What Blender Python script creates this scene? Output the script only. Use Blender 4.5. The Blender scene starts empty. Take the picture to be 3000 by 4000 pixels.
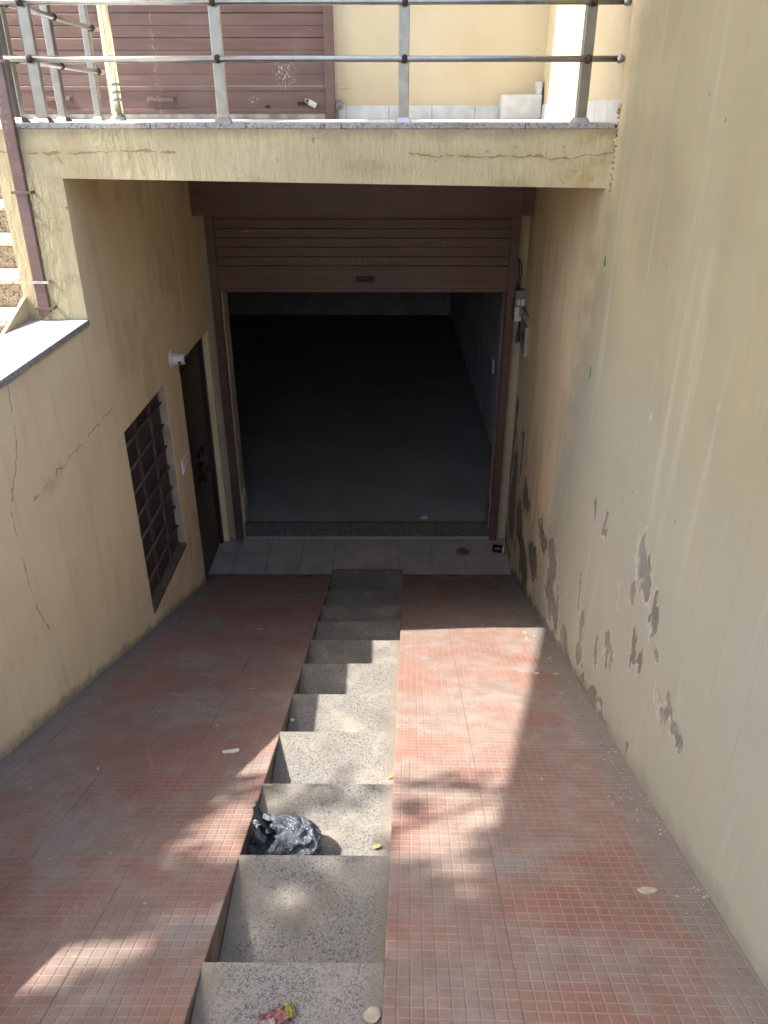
import bpy, bmesh, math, random
from mathutils import Vector, Matrix, noise as mn
R = math.radians
random.seed(7)
S = bpy.context.scene
COL = S.collection

# ---------------------------------------------------------------- camera
cam = bpy.data.cameras.new('camera'); camo = bpy.data.objects.new('camera', cam); COL.objects.link(camo)
cam.sensor_fit = 'VERTICAL'; cam.sensor_height = 36; cam.sensor_width = 27; cam.lens = 27
cam.clip_start = 0.02; cam.clip_end = 1500
camo.location = (0, 0, 0); camo.rotation_euler = (R(62.6), 0, R(0.17))
S.camera = camo
# ---------------------------------------------------------------- sky, sun, exposure
SUN = Vector((0.73, 0.085, -1.0)).normalized()
W = bpy.data.worlds.new('World'); S.world = W; W.use_nodes = True
wn = W.node_tree
sky = wn.nodes.new('ShaderNodeTexSky'); sky.sky_type = 'NISHITA'; sky.sun_disc = False
sky.sun_elevation = math.asin(-SUN.z); sky.sun_rotation = math.atan2(-SUN.x, -SUN.y)
sky.dust_density = 4.5; sky.air_density = 0.9; sky.ozone_density = 0.6
bg = wn.nodes['Background']; bg.inputs['Strength'].default_value = 0.15
wn.links.new(sky.outputs[0], bg.inputs['Color'])
sl = bpy.data.lights.new('sun', 'SUN'); sl.energy = 3.2; sl.angle = R(0.53); sl.color = (1.0, 0.95, 0.87)
so = bpy.data.objects.new('sun', sl); COL.objects.link(so); so.rotation_euler = SUN.to_track_quat('-Z', 'Y').to_euler()
so.location = (-6, -1, 12)
S.view_settings.view_transform = 'Standard'; S.view_settings.look = 'None'
S.view_settings.gamma = 1; S.view_settings.use_curve_mapping = False
S.view_settings.exposure = 2.25
S.render.engine = 'CYCLES'; S.cycles.max_bounces = 10; S.cycles.diffuse_bounces = 6
S.cycles.use_denoising = True
S.cycles.use_adaptive_sampling = True; S.cycles.adaptive_threshold = 0.03

# ================================================================ node helper
class E:
    def __init__(s, nt, o): s.nt, s.o = nt, o
    def m(s, op, *a, clamp=False):
        n = s.nt.nodes.new('ShaderNodeMath'); n.operation = op; n.use_clamp = clamp
        for i, x in enumerate((s,) + a):
            if isinstance(x, E): s.nt.links.new(x.o, n.inputs[i])
            else: n.inputs[i].default_value = x
        return E(s.nt, n.outputs[0])
    def __add__(s, b): return s.m('ADD', b)
    __radd__ = __add__
    def __sub__(s, b): return s.m('SUBTRACT', b)
    def __rsub__(s, b): return s.m('MULTIPLY', -1.0).m('ADD', b)
    def __mul__(s, b): return s.m('MULTIPLY', b)
    __rmul__ = __mul__
    def __truediv__(s, b): return s.m('DIVIDE', b)
    def min(s, b): return s.m('MINIMUM', b)
    def max(s, b): return s.m('MAXIMUM', b)
    def step(s, lo, hi):                      # smooth 0..1 between lo and hi (either order)
        n = s.nt.nodes.new('ShaderNodeMapRange'); n.interpolation_type = 'SMOOTHSTEP'
        s.nt.links.new(s.o, n.inputs[0])
        if lo < hi: n.inputs[1].default_value = lo; n.inputs[2].default_value = hi; n.inputs[3].default_value = 0; n.inputs[4].default_value = 1
        else: n.inputs[1].default_value = hi; n.inputs[2].default_value = lo; n.inputs[3].default_value = 1; n.inputs[4].default_value = 0
        return E(s.nt, n.outputs[0])

class Mat:
    def __init__(s, name, rough=0.7, metal=0.0, spec=0.5):
        s.mat = bpy.data.materials.new(name); s.mat.use_nodes = True
        s.nt = s.mat.node_tree; s.b = s.nt.nodes['Principled BSDF']
        s.b.inputs['Roughness'].default_value = rough; s.b.inputs['Metallic'].default_value = metal
        s.b.inputs['Specular IOR Level'].default_value = spec
        s.c = None
    def pos(s):
        n = s.nt.nodes.new('ShaderNodeNewGeometry'); return E(s.nt, n.outputs['Position'])
    def obj(s):
        n = s.nt.nodes.new('ShaderNodeTexCoord'); return E(s.nt, n.outputs['Object'])
    def rnd(s):
        n = s.nt.nodes.new('ShaderNodeObjectInfo'); return E(s.nt, n.outputs['Random'])
    def xyz(s, v):
        n = s.nt.nodes.new('ShaderNodeSeparateXYZ'); s.nt.links.new(v.o, n.inputs[0])
        return [E(s.nt, o) for o in n.outputs]
    def vec(s, x, y, z):
        n = s.nt.nodes.new('ShaderNodeCombineXYZ')
        for i, a in enumerate((x, y, z)):
            if isinstance(a, E): s.nt.links.new(a.o, n.inputs[i])
            else: n.inputs[i].default_value = a
        return E(s.nt, n.outputs[0])
    def vscale(s, v, k):
        n = s.nt.nodes.new('ShaderNodeVectorMath'); n.operation = 'MULTIPLY'
        s.nt.links.new(v.o, n.inputs[0]); n.inputs[1].default_value = k
        return E(s.nt, n.outputs[0])
    def noise(s, v, scale, detail=4, rough=0.55, dist=0.0):
        n = s.nt.nodes.new('ShaderNodeTexNoise'); s.nt.links.new(v.o, n.inputs['Vector'])
        n.inputs['Scale'].default_value = scale; n.inputs['Detail'].default_value = min(detail, 3) if detail < 6 else 4
        n.inputs['Roughness'].default_value = rough; n.inputs['Distortion'].default_value = dist
        return E(s.nt, n.outputs[0])
    def voro(s, v, scale, feature='F1', out='Distance'):
        n = s.nt.nodes.new('ShaderNodeTexVoronoi'); n.feature = feature; s.nt.links.new(v.o, n.inputs['Vector'])
        n.inputs['Scale'].default_value = scale
        return E(s.nt, n.outputs[out])
    def mix(s, f, a, b):
        n = s.nt.nodes.new('ShaderNodeMix'); n.data_type = 'RGBA'
        for i, x in ((0, f), (6, a), (7, b)):
            if isinstance(x, E): s.nt.links.new(x.o, n.inputs[i])
            elif i == 0: n.inputs[0].default_value = x
            else: n.inputs[i].default_value = (*x, 1)
        return E(s.nt, n.outputs[2])
    def color(s, c):
        if isinstance(c, E): s.nt.links.new(c.o, s.b.inputs['Base Color'])
        else: s.b.inputs['Base Color'].default_value = (*c, 1)
        return s
    def rough(s, r): s.nt.links.new(r.o, s.b.inputs['Roughness'])
    def bump(s, h, strength=0.5, dist=0.01):
        n = s.nt.nodes.new('ShaderNodeBump'); n.inputs['Strength'].default_value = strength; n.inputs['Distance'].default_value = dist
        s.nt.links.new(h.o, n.inputs['Height']); s.nt.links.new(n.outputs[0], s.b.inputs['Normal'])

def plain(name, c, rough=0.6, metal=0.0, spec=0.5, var=0.15, scale=14, bump=0.0):
    m = Mat(name, rough, metal, spec); p = m.pos()
    n = m.noise(p, scale, 5)
    d = tuple(x * (1 - var * 2) for x in c); l = tuple(min(1, x * (1 + var)) for x in c)
    m.color(m.mix(n.step(0.3, 0.7), d, l))
    if bump: m.bump(m.noise(p, scale * 6, 4), bump, 0.004)
    return m.mat

def seg_dist(a, b, P0, P1):
    # distance from (a,b) to the segment P0-P1
    dx, dy = P1[0] - P0[0], P1[1] - P0[1]; L2 = dx * dx + dy * dy
    t = (((a - P0[0]) * dx + (b - P0[1]) * dy) / L2).max(0.0).min(1.0)
    ex = a - (t * dx + P0[0]); ey = b - (t * dy + P0[1])
    return (ex * ex + ey * ey).m('SQRT')
def poly_dist(a, b, pts):
    d = None
    for i in range(len(pts) - 1):
        q = seg_dist(a, b, pts[i], pts[i + 1]); d = q if d is None else d.min(q)
    return d
def blob(a, b, Y, z, ra, rb, k=0.0):
    u = (a - Y) / ra; v = (b - z - (a - Y) * k) / rb
    return (u * u + v * v).m('SQRT')

# ================================================================ materials
CREAM = (0.70, 0.56, 0.32)
def wall_paint(name, side):
    m = Mat(name, 0.75, 0, 0.25); p = m.pos(); x, y, z = m.xyz(p)
    big = m.noise(p, 1.3, 4, 0.6); mid = m.noise(p, 5, 5, 0.6)
    fine = m.noise(p, 60, 3, 0.6)
    hz = x if side == 'beam' else y                       # the wall's own horizontal axis
    st = m.noise(m.vec(hz * 9.0, z * 0.7, 0.0), 1.0, 5, 0.62)       # runs of rain water
    st2 = m.noise(m.vec(hz * 34.0, z * 0.35, 3.0), 1.0, 3, 0.5)
    if side == 'left':
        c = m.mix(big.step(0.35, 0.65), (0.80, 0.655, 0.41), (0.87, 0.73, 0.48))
    elif side == 'right':
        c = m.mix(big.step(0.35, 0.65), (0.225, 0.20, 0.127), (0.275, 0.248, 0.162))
        c = m.mix((z + (big - 0.5) * 2.0).step(-0.4, -1.5) * 0.65, c, (0.275, 0.27, 0.238))        # greyer lower part
        slab_lift = (y + z * 0.25 + (mid - 0.5) * 0.5).step(3.45, 4.15)            # less faded paint under the slab, brightened and warmed to offset the shade there
        c = m.mix(slab_lift, c, m.mix(big.step(0.35, 0.65), (0.64, 0.50, 0.31), (0.71, 0.57, 0.37)))
        c = m.mix(st.step(0.55, 0.72) * 0.35, c, (0.385, 0.36, 0.30))       # chalky faded runs
    elif side == 'upper':
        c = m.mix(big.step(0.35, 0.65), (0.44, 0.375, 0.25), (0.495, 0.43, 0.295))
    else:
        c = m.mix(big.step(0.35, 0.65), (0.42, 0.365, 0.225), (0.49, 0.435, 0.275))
    k = 0.15 if side == 'upper' else 1.0
    c = m.mix(st.step(0.50, 0.26) * (0.20 * k), c, (0.36, 0.26, 0.13))
    c = m.mix(mid.step(0.60, 0.78) * (0.20 * k), c, (0.34, 0.25, 0.14))
    lines = (st2.step(0.69, 0.73)) * mid.step(0.38, 0.62)
    c = m.mix(lines * (0.45 * k), c, (0.28, 0.21, 0.12))
    specks = m.voro(p, 5.5).step(0.045, 0.03) * m.noise(p, 3.1, 2).step(0.45, 0.55)
    c = m.mix(specks * 0.7, c, (0.10, 0.08, 0.06))
    h = fine * 0.25 + mid * 0.6 + st2 * 0.35
    bs, bd = 0.35, 0.006
    w1 = m.noise(p, 7.0, 6, 0.7) - 0.5
    w2 = m.noise(m.vscale(p, (1, 1, 0.45)), 26.0, 4, 0.7, 0.6) - 0.5
    if side == 'left':
        yw = y + w1 * 0.05; zw = z + (m.noise(m.vec(y, z, 5.0), 14.0, 5, 0.75) - 0.5) * 0.09
        cr = poly_dist(yw, zw, [(2.90, -1.447), (3.30, -1.434), (3.95, -1.415)])
        cr2 = poly_dist(yw, zw, [(2.90, -0.95), (2.89, -1.08), (2.85, -1.22), (2.70, -1.39), (2.70, -1.71), (2.71, -1.86), (2.77, -2.02)])
        crack = (cr.min(cr2) - (m.noise(p, 17, 3) - 0.46) * 0.022).step(0.0022, 0.0006)
        c = m.mix(blob(y, z, 3.15, -1.39, 0.28, 0.13, 0.3).step(1.0, 0.3) * mid.step(0.4, 0.6) * 0.5, c, (0.45, 0.30, 0.06))
        # soot-like brown stains under the slab and beside the door
        c = m.mix(m.noise(m.vec(y * 2.2, z * 1.2, 9.0), 1.6, 5, 0.6).step(0.52, 0.68) * y.step(3.7, 4.4) * 0.3, c, (0.46, 0.31, 0.17))
        c = m.mix(crack * 0.6, c, (0.16, 0.11, 0.06))
        grime = (z + y * 0.3866 + 1.372)                  # height above the ramp
        c = m.mix((grime + w1 * 0.15).step(0.07, 0.0) * 0.7, c, (0.25, 0.20, 0.14))
        h = h - crack * 1.2
    if side == 'beam':
        yw = x + w1 * 0.08; zw = z + w1 * 0.035 + (m.noise(m.vec(x, z, 5.0), 13.0, 6, 0.75) - 0.5) * 0.035
        cr = poly_dist(yw, zw, [(-1.75, -.152), (-1.40, -.160), (-1.20, -.147), (-0.95, -.156)])
        cr2 = poly_dist(yw, zw, [(0.10, -.160), (0.34, -.173), (0.52, -.167), (0.75, -.183), (1.1, -.150)])
        crack = (cr.min(cr2) - (m.noise(p, 17, 3) - 0.46) * 0.024).step(0.0022, 0.0006)
        c = m.mix(cr.min(cr2).step(0.035, 0.0) * mid.step(0.35, 0.6) * 0.35, c, (0.34, 0.25, 0.12))
        edge = (z + w1 * 0.10).step(-0.115, -0.055) * z.step(-0.5, -0.3)
        c = m.mix(edge * 0.55, c, (0.16, 0.13, 0.085))
        c = m.mix(m.noise(m.vec(x * 3.0, z * 6.0, 2.0), 1.0, 6, 0.7).step(0.54, 0.70) * 0.4, c, (0.26, 0.205, 0.11))
        c = m.mix(m.noise(p, 24, 4, 0.7).step(0.66, 0.72) * 0.6, c, (0.13, 0.105, 0.07))
        c = m.mix(x.step(0.45, 1.05) * m.noise(p, 9, 5).step(0.42, 0.60) * 0.6, c, (0.36, 0.25, 0.10))
        c = m.mix(crack * 0.6, c, (0.17, 0.125, 0.07))
        # drips of paint running down the plaster
        rip = m.noise(m.vec(x * 38.0, z * 9.0, w1 * 3.0), 1.0, 4, 0.6)
        rip2 = m.noise(m.vec(x * 16.0, z * 14.0, 2.0), 1.0, 4, 0.65)
        h = h * 0.6 + rip * 1.4 + rip2 * 0.9 - crack * 2.0
        bs, bd = 0.55, 0.006
    if side == 'right':
        def attr(nm):
            n = m.nt.nodes.new('ShaderNodeAttribute'); n.attribute_name = nm; return E(m.nt, n.outputs['Fac'])
        peel = attr('peel').step(0.35, 0.65); rimm = attr('rim')
        ha = attr('halo') * m.noise(p, 16, 6, 0.7).step(0.42, 0.62)
        c = m.mix(ha * 0.5, c, (0.21, 0.185, 0.14))
        c = m.mix(rimm * 0.40, c, (0.48, 0.43, 0.34))
        plaster = m.mix(mid.step(0.35, 0.65), (0.125, 0.115, 0.098), (0.185, 0.172, 0.15))
        plaster = m.mix(m.noise(p, 28, 4).step(0.55, 0.7) * 0.5, plaster, (0.28, 0.26, 0.23))
        c = m.mix(peel, c, plaster)
        grime = (z + y * 0.3866 + 1.372)
        salt = m.noise(p, 10, 4).step(0.56, 0.68) * grime.step(0.32, 0.02) * y.step(2.6, 3.4)
        c = m.mix(salt * 0.4, c, (0.38, 0.365, 0.345))
        c = m.mix((grime + w1 * 0.18).step(0.09, 0.0) * 0.6, c, (0.17, 0.15, 0.12))
        c = m.mix(m.noise(m.vec(y * 1.6, z * 0.5, 4.0), 1.5, 4).step(0.42, 0.62) * y.step(4.0, 5.0) * 0.35, c, (0.40, 0.28, 0.15))
        # long scratches and hairline joints left by the plasterers
        for (ya, yb, za, zb) in ((1.93, 1.90, 0.6, -1.75), (1.70, 1.66, 0.6, -1.9), (2.33, 2.36, 0.2, -1.2), (1.50, 1.47, 0.4, -1.6)):
            sd = seg_dist(y + w1 * 0.012, z, (ya, za), (yb, zb))
            c = m.mix(sd.step(0.0035, 0.0005) * mid.step(0.30, 0.55) * 0.45, c, (0.20, 0.16, 0.10))
        sm = m.noise(m.vec(y * 3.0, z * 2.0, 17.0), 1.0, 6, 0.7).step(0.58, 0.72)
        c = m.mix(sm * 0.30, c, (0.20, 0.165, 0.11))
        sc2 = m.noise(m.vec(y * 5.0, z * 2.2, 27.0), 1.0, 6, 0.75).step(0.52, 0.68) * y.step(3.1, 4.6) * grime.step(1.6, 0.9)
        c = m.mix(sc2 * 0.45, c, (0.24, 0.20, 0.155))
        h = h + rimm * m.noise(p, 45, 4) * 1.5 + peel * m.noise(p, 60, 4) * 0.8
        bs, bd = 0.5, 0.006
    if side == 'upper':
        c = m.mix((z + w1 * 0.05).step(0.11, 0.05) * 0.35, c, (0.40, 0.33, 0.22))
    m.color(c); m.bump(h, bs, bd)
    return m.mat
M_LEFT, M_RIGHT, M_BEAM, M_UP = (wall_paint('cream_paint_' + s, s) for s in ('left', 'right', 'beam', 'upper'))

def granite(name, light, mid_, dark, dust=0.0, scale=130):
    m = Mat(name, 0.55, 0, 0.4); p = m.pos(); x, y, z = m.xyz(p)
    n = m.noise(p, scale, 3, 0.65, 0.6); n2 = m.noise(p, scale * 0.45, 3, 0.6, 1.2)
    c = m.mix(n.step(0.40, 0.60), mid_, light)
    c = m.mix(n2.step(0.50, 0.38), c, dark)
    c = m.mix(m.noise(p, scale * 1.6, 2).step(0.62, 0.70) * 0.6, c, dark)
    if dust:
        c = m.mix(m.noise(p, 4.5, 6, 0.65).step(0.45, 0.70) * dust, c, (0.29, 0.255, 0.20))
        c = m.mix(m.noise(p, 3.1, 6, 0.7).step(0.54, 0.70) * dust * 0.9, c, (0.10, 0.08, 0.06))
    if name == 'granite_steps':
        wv = (m.noise(p, 9, 6, 0.7) - 0.5) * 0.16
        ed = ((x + y * 0.006 + 0.43) + wv).step(0.075, 0.0).max((x * -1.0 + y * 0.033 - 0.04 + wv).step(0.06, 0.0))
        c = m.mix(ed * 0.7, c, (0.15, 0.125, 0.095))
    m.color(c); m.bump(m.noise(p, 220, 2), 0.08, 0.002)
    return m.mat
M_CAP = granite('granite_coping', (0.40, 0.395, 0.38), (0.32, 0.315, 0.30), (0.17, 0.165, 0.16), 0.2, 150)
M_STEP = granite('granite_steps', (0.205, 0.195, 0.18), (0.128, 0.120, 0.110), (0.050, 0.046, 0.042), 0.5, 330)
M_STAIR = granite('granite_staircase', (0.55, 0.52, 0.46), (0.42, 0.39, 0.34), (0.20, 0.16, 0.13), 0.2, 150)
M_RISER = granite('granite_riser_brown', (0.34, 0.28, 0.20), (0.24, 0.19, 0.13), (0.08, 0.06, 0.045), 0.2, 110)
M_SLABEDGE = granite('stone_slab_edge', (0.38, 0.375, 0.36), (0.28, 0.275, 0.265), (0.12, 0.115, 0.11), 0.5, 160)

def tile_mat():
    m = Mat('chequered_cement_tile', 0.72, 0, 0.3); p = m.pos(); x, y, z = m.xyz(p); o = m.obj(); ox, oy, oz = m.xyz(o)
    r = m.rnd()
    red = m.mix(m.noise(p, 2.2, 5, 0.6).step(0.35, 0.65), (0.155, 0.066, 0.049), (0.215, 0.090, 0.066))
    red = m.mix(r * 0.35, red, (0.185, 0.105, 0.082))
    pad = m.noise(m.vec((ox * 32.6).m('FLOOR'), (oy * 32.6).m('FLOOR'), r * 40.0), 1.7, 2).step(0.3, 0.7)
    red = m.mix(pad * 0.30, red, (0.23, 0.078, 0.052))
    groove = oz.step(-0.0004, -0.0010)
    dustn = m.noise(p, 1.9, 6, 0.62, 0.3)
    dust = 0.20 + dustn.step(0.38, 0.64) * 0.62 + m.noise(p, 7, 5, 0.6).step(0.45, 0.75) * 0.22
    xw = x - y * 0.048 - 0.824                       # distance (negative) to the right-hand wall
    wl = x + 1.487
    w = m.noise(p, 6, 6, 0.65) - 0.5
    rim = (xw + w * 0.16).step(-0.17, -0.05).max((wl + w * 0.12).step(0.16, 0.02))
    base = m.mix(groove * 0.55, red, (0.245, 0.178, 0.148))
    c = m.mix((dust + rim * 0.75).min(0.93), base, m.mix(m.noise(p, 12, 4).step(0.3, 0.7), (0.165, 0.135, 0.115), (0.225, 0.185, 0.163)))
    cem = m.noise(p, 3.3, 6, 0.68).step(0.56, 0.66) * 0.6
    c = m.mix(cem, c, (0.21, 0.19, 0.18))
    scuff = m.noise(m.vec(x * 14.0 + y * 5.0, y * 2.5, 1.0), 1.0, 6, 0.7).step(0.62, 0.70) * 0.35
    c = m.mix(scuff, c, (0.27, 0.225, 0.20))
    c = m.mix(m.noise(p, 33, 4, 0.7).step(0.60, 0.72) * 0.4, c, (0.13, 0.085, 0.07))
    c = m.mix(rim * 0.65, c, (0.155, 0.138, 0.118))
    m.color(c)
    m.bump(m.noise(p, 90, 4) * 0.5 + m.noise(p, 25, 4) * 0.6, 0.25, 0.003)
    return m.mat
M_TILE = tile_mat()

def ribbed():
    m = Mat('ribbed_grey_tile', 0.55, 0, 0.4); o = m.obj(); ox, oy, oz = m.xyz(o); p = m.pos()
    rib = ((ox + oy) * 260.0).m('SINE')
    inside = (ox.m('ABSOLUTE').max(oy.m('ABSOLUTE'))).step(0.142, 0.134)
    c = m.mix(m.noise(p, 6, 5).step(0.35, 0.65), (0.27, 0.245, 0.235), (0.36, 0.325, 0.31))
    c = m.mix(rib.step(-0.2, 0.6) * inside * 0.5, c, (0.50, 0.46, 0.44))
    c = m.mix(m.noise(p, 2.5, 5).step(0.45, 0.7) * 0.5, c, (0.44, 0.37, 0.33))
    m.color(c); m.bump(rib * inside, 0.5, 0.003)
    return m.mat
M_RIB = ribbed()
def strip_mat():
    m = Mat('hatched_threshold_tile', 0.35, 0, 0.5); o = m.obj(); ox, oy, oz = m.xyz(o)
    rib = ((ox - oy) * 190.0).m('SINE')
    m.color(m.mix(rib.step(-0.2, 0.4), (0.22, 0.23, 0.26), (0.55, 0.58, 0.64))); m.bump(rib, 0.3, 0.002)
    return m.mat
M_STRIP = strip_mat()

def brown_metal(name, base, worn, rough=0.45, horizontal=True):
    m = Mat(name, rough, 0, 0.5); p = m.pos(); x, y, z = m.xyz(p)
    n = m.noise(m.vec(x * 0.8, y, z * 6.0), 3.0, 6, 0.6)
    c = m.mix(n.step(0.35, 0.7), base, tuple(v * 1.35 for v in base))
    c = m.mix(m.noise(p, 4, 6, 0.65).step(0.55, 0.75) * 0.4, c, worn)
    sc = m.noise(m.vec(x * 5.0, y, z * 60.0), 1.0, 3, 0.6).step(0.71, 0.75) * m.noise(p, 2.5, 2).step(0.5, 0.6)
    c = m.mix(sc * 0.7, c, (0.5, 0.45, 0.42))
    for (X, Z, ra, rb, k) in ((-0.74, 0.27, 0.10, 0.13, 0.85), (-0.98, 0.09, 0.05, 0.04, 0.7), (-0.15, -1.05, 0.22, 0.05, 0.45), (-1.68, 0.30, 0.02, 0.5, 0.7)):  # pale scuffs; the wide one also paints a sheen on the lower shutter
        if name.startswith('brown'):
            sp = blob(x, z, X, Z, ra, rb).step(1.1, 0.2) * m.noise(m.vec(x * 1.0, y, z * 0.6), 75.0, 3, 0.7).step(0.54, 0.62)
            c = m.mix(sp * k, c, (0.42, 0.38, 0.37))
    c = m.mix(m.noise(p, 1.7, 6, 0.65).step(0.45, 0.72) * 0.35, c, tuple(v * 0.6 + 0.075 for v in base))
    m.color(c); m.rough(n * 0.3 + (rough - 0.12)); m.bump(m.noise(p, 5, 4), 0.25, 0.012)
    return m.mat
M_BROWN = brown_metal('brown_shutter_paint', (0.105, 0.057, 0.043), (0.14, 0.085, 0.07))
M_BROWNUP = brown_metal('brown_shutter_paint_faded', (0.090, 0.050, 0.041), (0.15, 0.10, 0.085), 0.55)
M_PIPE = brown_metal('brown_pipe_paint', (0.11, 0.065, 0.06), (0.20, 0.155, 0.15), 0.5)
M_DOOR = brown_metal('dark_door_paint', (0.040, 0.024, 0.020), (0.075, 0.05, 0.04), 0.35)
M_PANEL = brown_metal('window_panel_paint', (0.050, 0.036, 0.032), (0.075, 0.058, 0.05), 0.5)
M_STEEL = plain('stainless_steel', (0.35, 0.35, 0.335), 0.28, 1.0, 0.5, 0.06, 20)
M_STEELDULL = plain('dull_steel', (0.50, 0.50, 0.48), 0.42, 1.0, 0.5, 0.12, 30)
M_BRASS = plain('yellowed_steel', (0.66, 0.58, 0.40), 0.20, 1.0, 0.5, 0.06, 20)
M_RUST = plain('rusty_joint', (0.065, 0.042, 0.032), 0.8, 0.2, 0.3, 0.25, 60)
M_WHITE = plain('white_plastic', (0.72, 0.70, 0.66), 0.4, 0, 0.5, 0.05)
M_GREYBOX = plain('grey_plastic_cover', (0.20, 0.19, 0.185), 0.35, 0, 0.5, 0.1, 40)
M_BLACK = plain('black_cable', (0.012, 0.012, 0.013), 0.45, 0, 0.5, 0.1)
M_CEMENT = plain('bare_cement', (0.30, 0.28, 0.25), 0.85, 0, 0.2, 0.22, 9, 0.3)
M_GROUT = plain('dusty_grout', (0.24, 0.19, 0.165), 0.9, 0, 0.2, 0.2, 9, 0.3)
M_STREET = plain('street_concrete', (0.36, 0.34, 0.31), 0.85, 0, 0.2, 0.2, 3, 0.3)
M_JAMB = plain('white_jamb_paint', (0.46, 0.39, 0.295), 0.6, 0, 0.3, 0.12, 7, 0.15)
M_ROOM = plain('room_wall_paint', (0.58, 0.60, 0.60), 0.7, 0, 0.3, 0.08, 3)
M_ROOMFLOOR = plain('room_floor_tile', (0.25, 0.24, 0.235), 0.55, 0, 0.3, 0.06, 1.5)
M_SKIRT = plain('pale_grey_skirting_tile', (0.46, 0.48, 0.48), 0.35, 0, 0.5, 0.08, 9)
M_UPFLOOR = plain('pale_floor_stone', (0.46, 0.45, 0.42), 0.5, 0, 0.4, 0.1, 8)
M_CONC = plain('painted_concrete', (0.62, 0.58, 0.48), 0.85, 0, 0.2, 0.12, 3)
M_BARK = plain('bark', (0.10, 0.075, 0.055), 0.9, 0, 0.2, 0.3, 25, 0.5)
M_SILL = plain('brown_sill_stone', (0.15, 0.10, 0.075), 0.55, 0, 0.4, 0.2, 20)
M_LATCH = plain('blackened_iron', (0.025, 0.022, 0.022), 0.28, 0.6, 0.5, 0.2, 40)
M_FLAKE = plain('paint_flake', (0.34, 0.30, 0.235), 0.8, 0, 0.2, 0.1, 40)
M_PAPER = plain('white_paper', (0.50, 0.50, 0.50), 0.7, 0, 0.3, 0.04)
M_DRY = plain('dry_leaf', (0.34, 0.22, 0.10), 0.8, 0, 0.2, 0.2, 60)
M_DRAIN = plain('brassy_drain', (0.26, 0.20, 0.12), 0.5, 0.5, 0.5, 0.2, 60)
M_GREEN = plain('green_scrap', (0.02, 0.16, 0.07), 0.6, 0, 0.3, 0.2, 60)
M_YELLOW = plain('yellow_plastic', (0.55, 0.42, 0.06), 0.5, 0, 0.5, 0.1)
M_PLASTER = plain('grey_plaster_patch', (0.24, 0.22, 0.21), 0.9, 0, 0.2, 0.2, 20, 0.4)

# ================================================================ mesh helpers
class B:
    def __init__(s): s.bm = bmesh.new()
    def quad(s, *pts):
        return s.bm.faces.new([s.bm.verts.new(p) for p in pts])
    def hexa(s, P):                            # 8 corners: 4 bottom ccw, 4 top ccw
        v = [s.bm.verts.new(p) for p in P]
        for f in ((3, 2, 1, 0), (4, 5, 6, 7), (0, 1, 5, 4), (1, 2, 6, 5), (2, 3, 7, 6), (3, 0, 4, 7)):
            s.bm.faces.new([v[i] for i in f])
        return v
    def box(s, x0, x1, y0, y1, z0, z1):
        return s.hexa([(x0, y0, z0), (x1, y0, z0), (x1, y1, z0), (x0, y1, z0), (x0, y0, z1), (x1, y0, z1), (x1, y1, z1), (x0, y1, z1)])
    def bevel(s, w, seg=2):
        bmesh.ops.bevel(s.bm, geom=list(s.bm.edges), offset=w, segments=seg, affect='EDGES', clamp_overlap=True, profile=0.6); return s
    def tube(s, pts, r, n=10, cap=True):
        pts = [Vector(p) for p in pts]; rs = r if isinstance(r, (list, tuple)) else [r] * len(pts)
        rings = []
        up = None
        for i, p in enumerate(pts):
            t = (pts[min(i + 1, len(pts) - 1)] - pts[max(i - 1, 0)]).normalized()
            if up is None:
                up = Vector((0, 0, 1)) if abs(t.z) < 0.9 else Vector((1, 0, 0))
            a = t.cross(up).normalized(); b = a.cross(t).normalized(); up = b
            rings.append([s.bm.verts.new(p + (a * math.cos(2 * math.pi * k / n) + b * math.sin(2 * math.pi * k / n)) * rs[i]) for k in range(n)])
        for A, C in zip(rings, rings[1:]):
            for k in range(n):
                f = s.bm.faces.new((A[k], C[k], C[(k + 1) % n], A[(k + 1) % n])); f.smooth = True
        if cap:
            s.bm.faces.new(rings[0]); s.bm.faces.new(rings[-1][::-1])
        return s
    def lathe(s, prof, origin, axis='Z', n=20):   # prof: (radius, height)
        o = Vector(origin); rings = []
        for r, h in prof:
            ring = []
            for k in range(n):
                c, d = r * math.cos(2 * math.pi * k / n), r * math.sin(2 * math.pi * k / n)
                q = {'Z': (c, d, h), 'X': (h, c, d), 'Y': (d, h, c)}[axis]
                ring.append(s.bm.verts.new(o + Vector(q)))
            rings.append(ring)
        for A, C in zip(rings, rings[1:]):
            for k in range(n):
                f = s.bm.faces.new((A[k], A[(k + 1) % n], C[(k + 1) % n], C[k])); f.smooth = True
        s.bm.faces.new(rings[0][::-1]); s.bm.faces.new(rings[-1])
        return s
    def mesh(s, name, mat=None, recalc=True):
        if recalc: bmesh.ops.recalc_face_normals(s.bm, faces=s.bm.faces)
        me = bpy.data.meshes.new(name); s.bm.to_mesh(me); s.bm.free()
        if mat: me.materials.append(mat)
        return me

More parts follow.
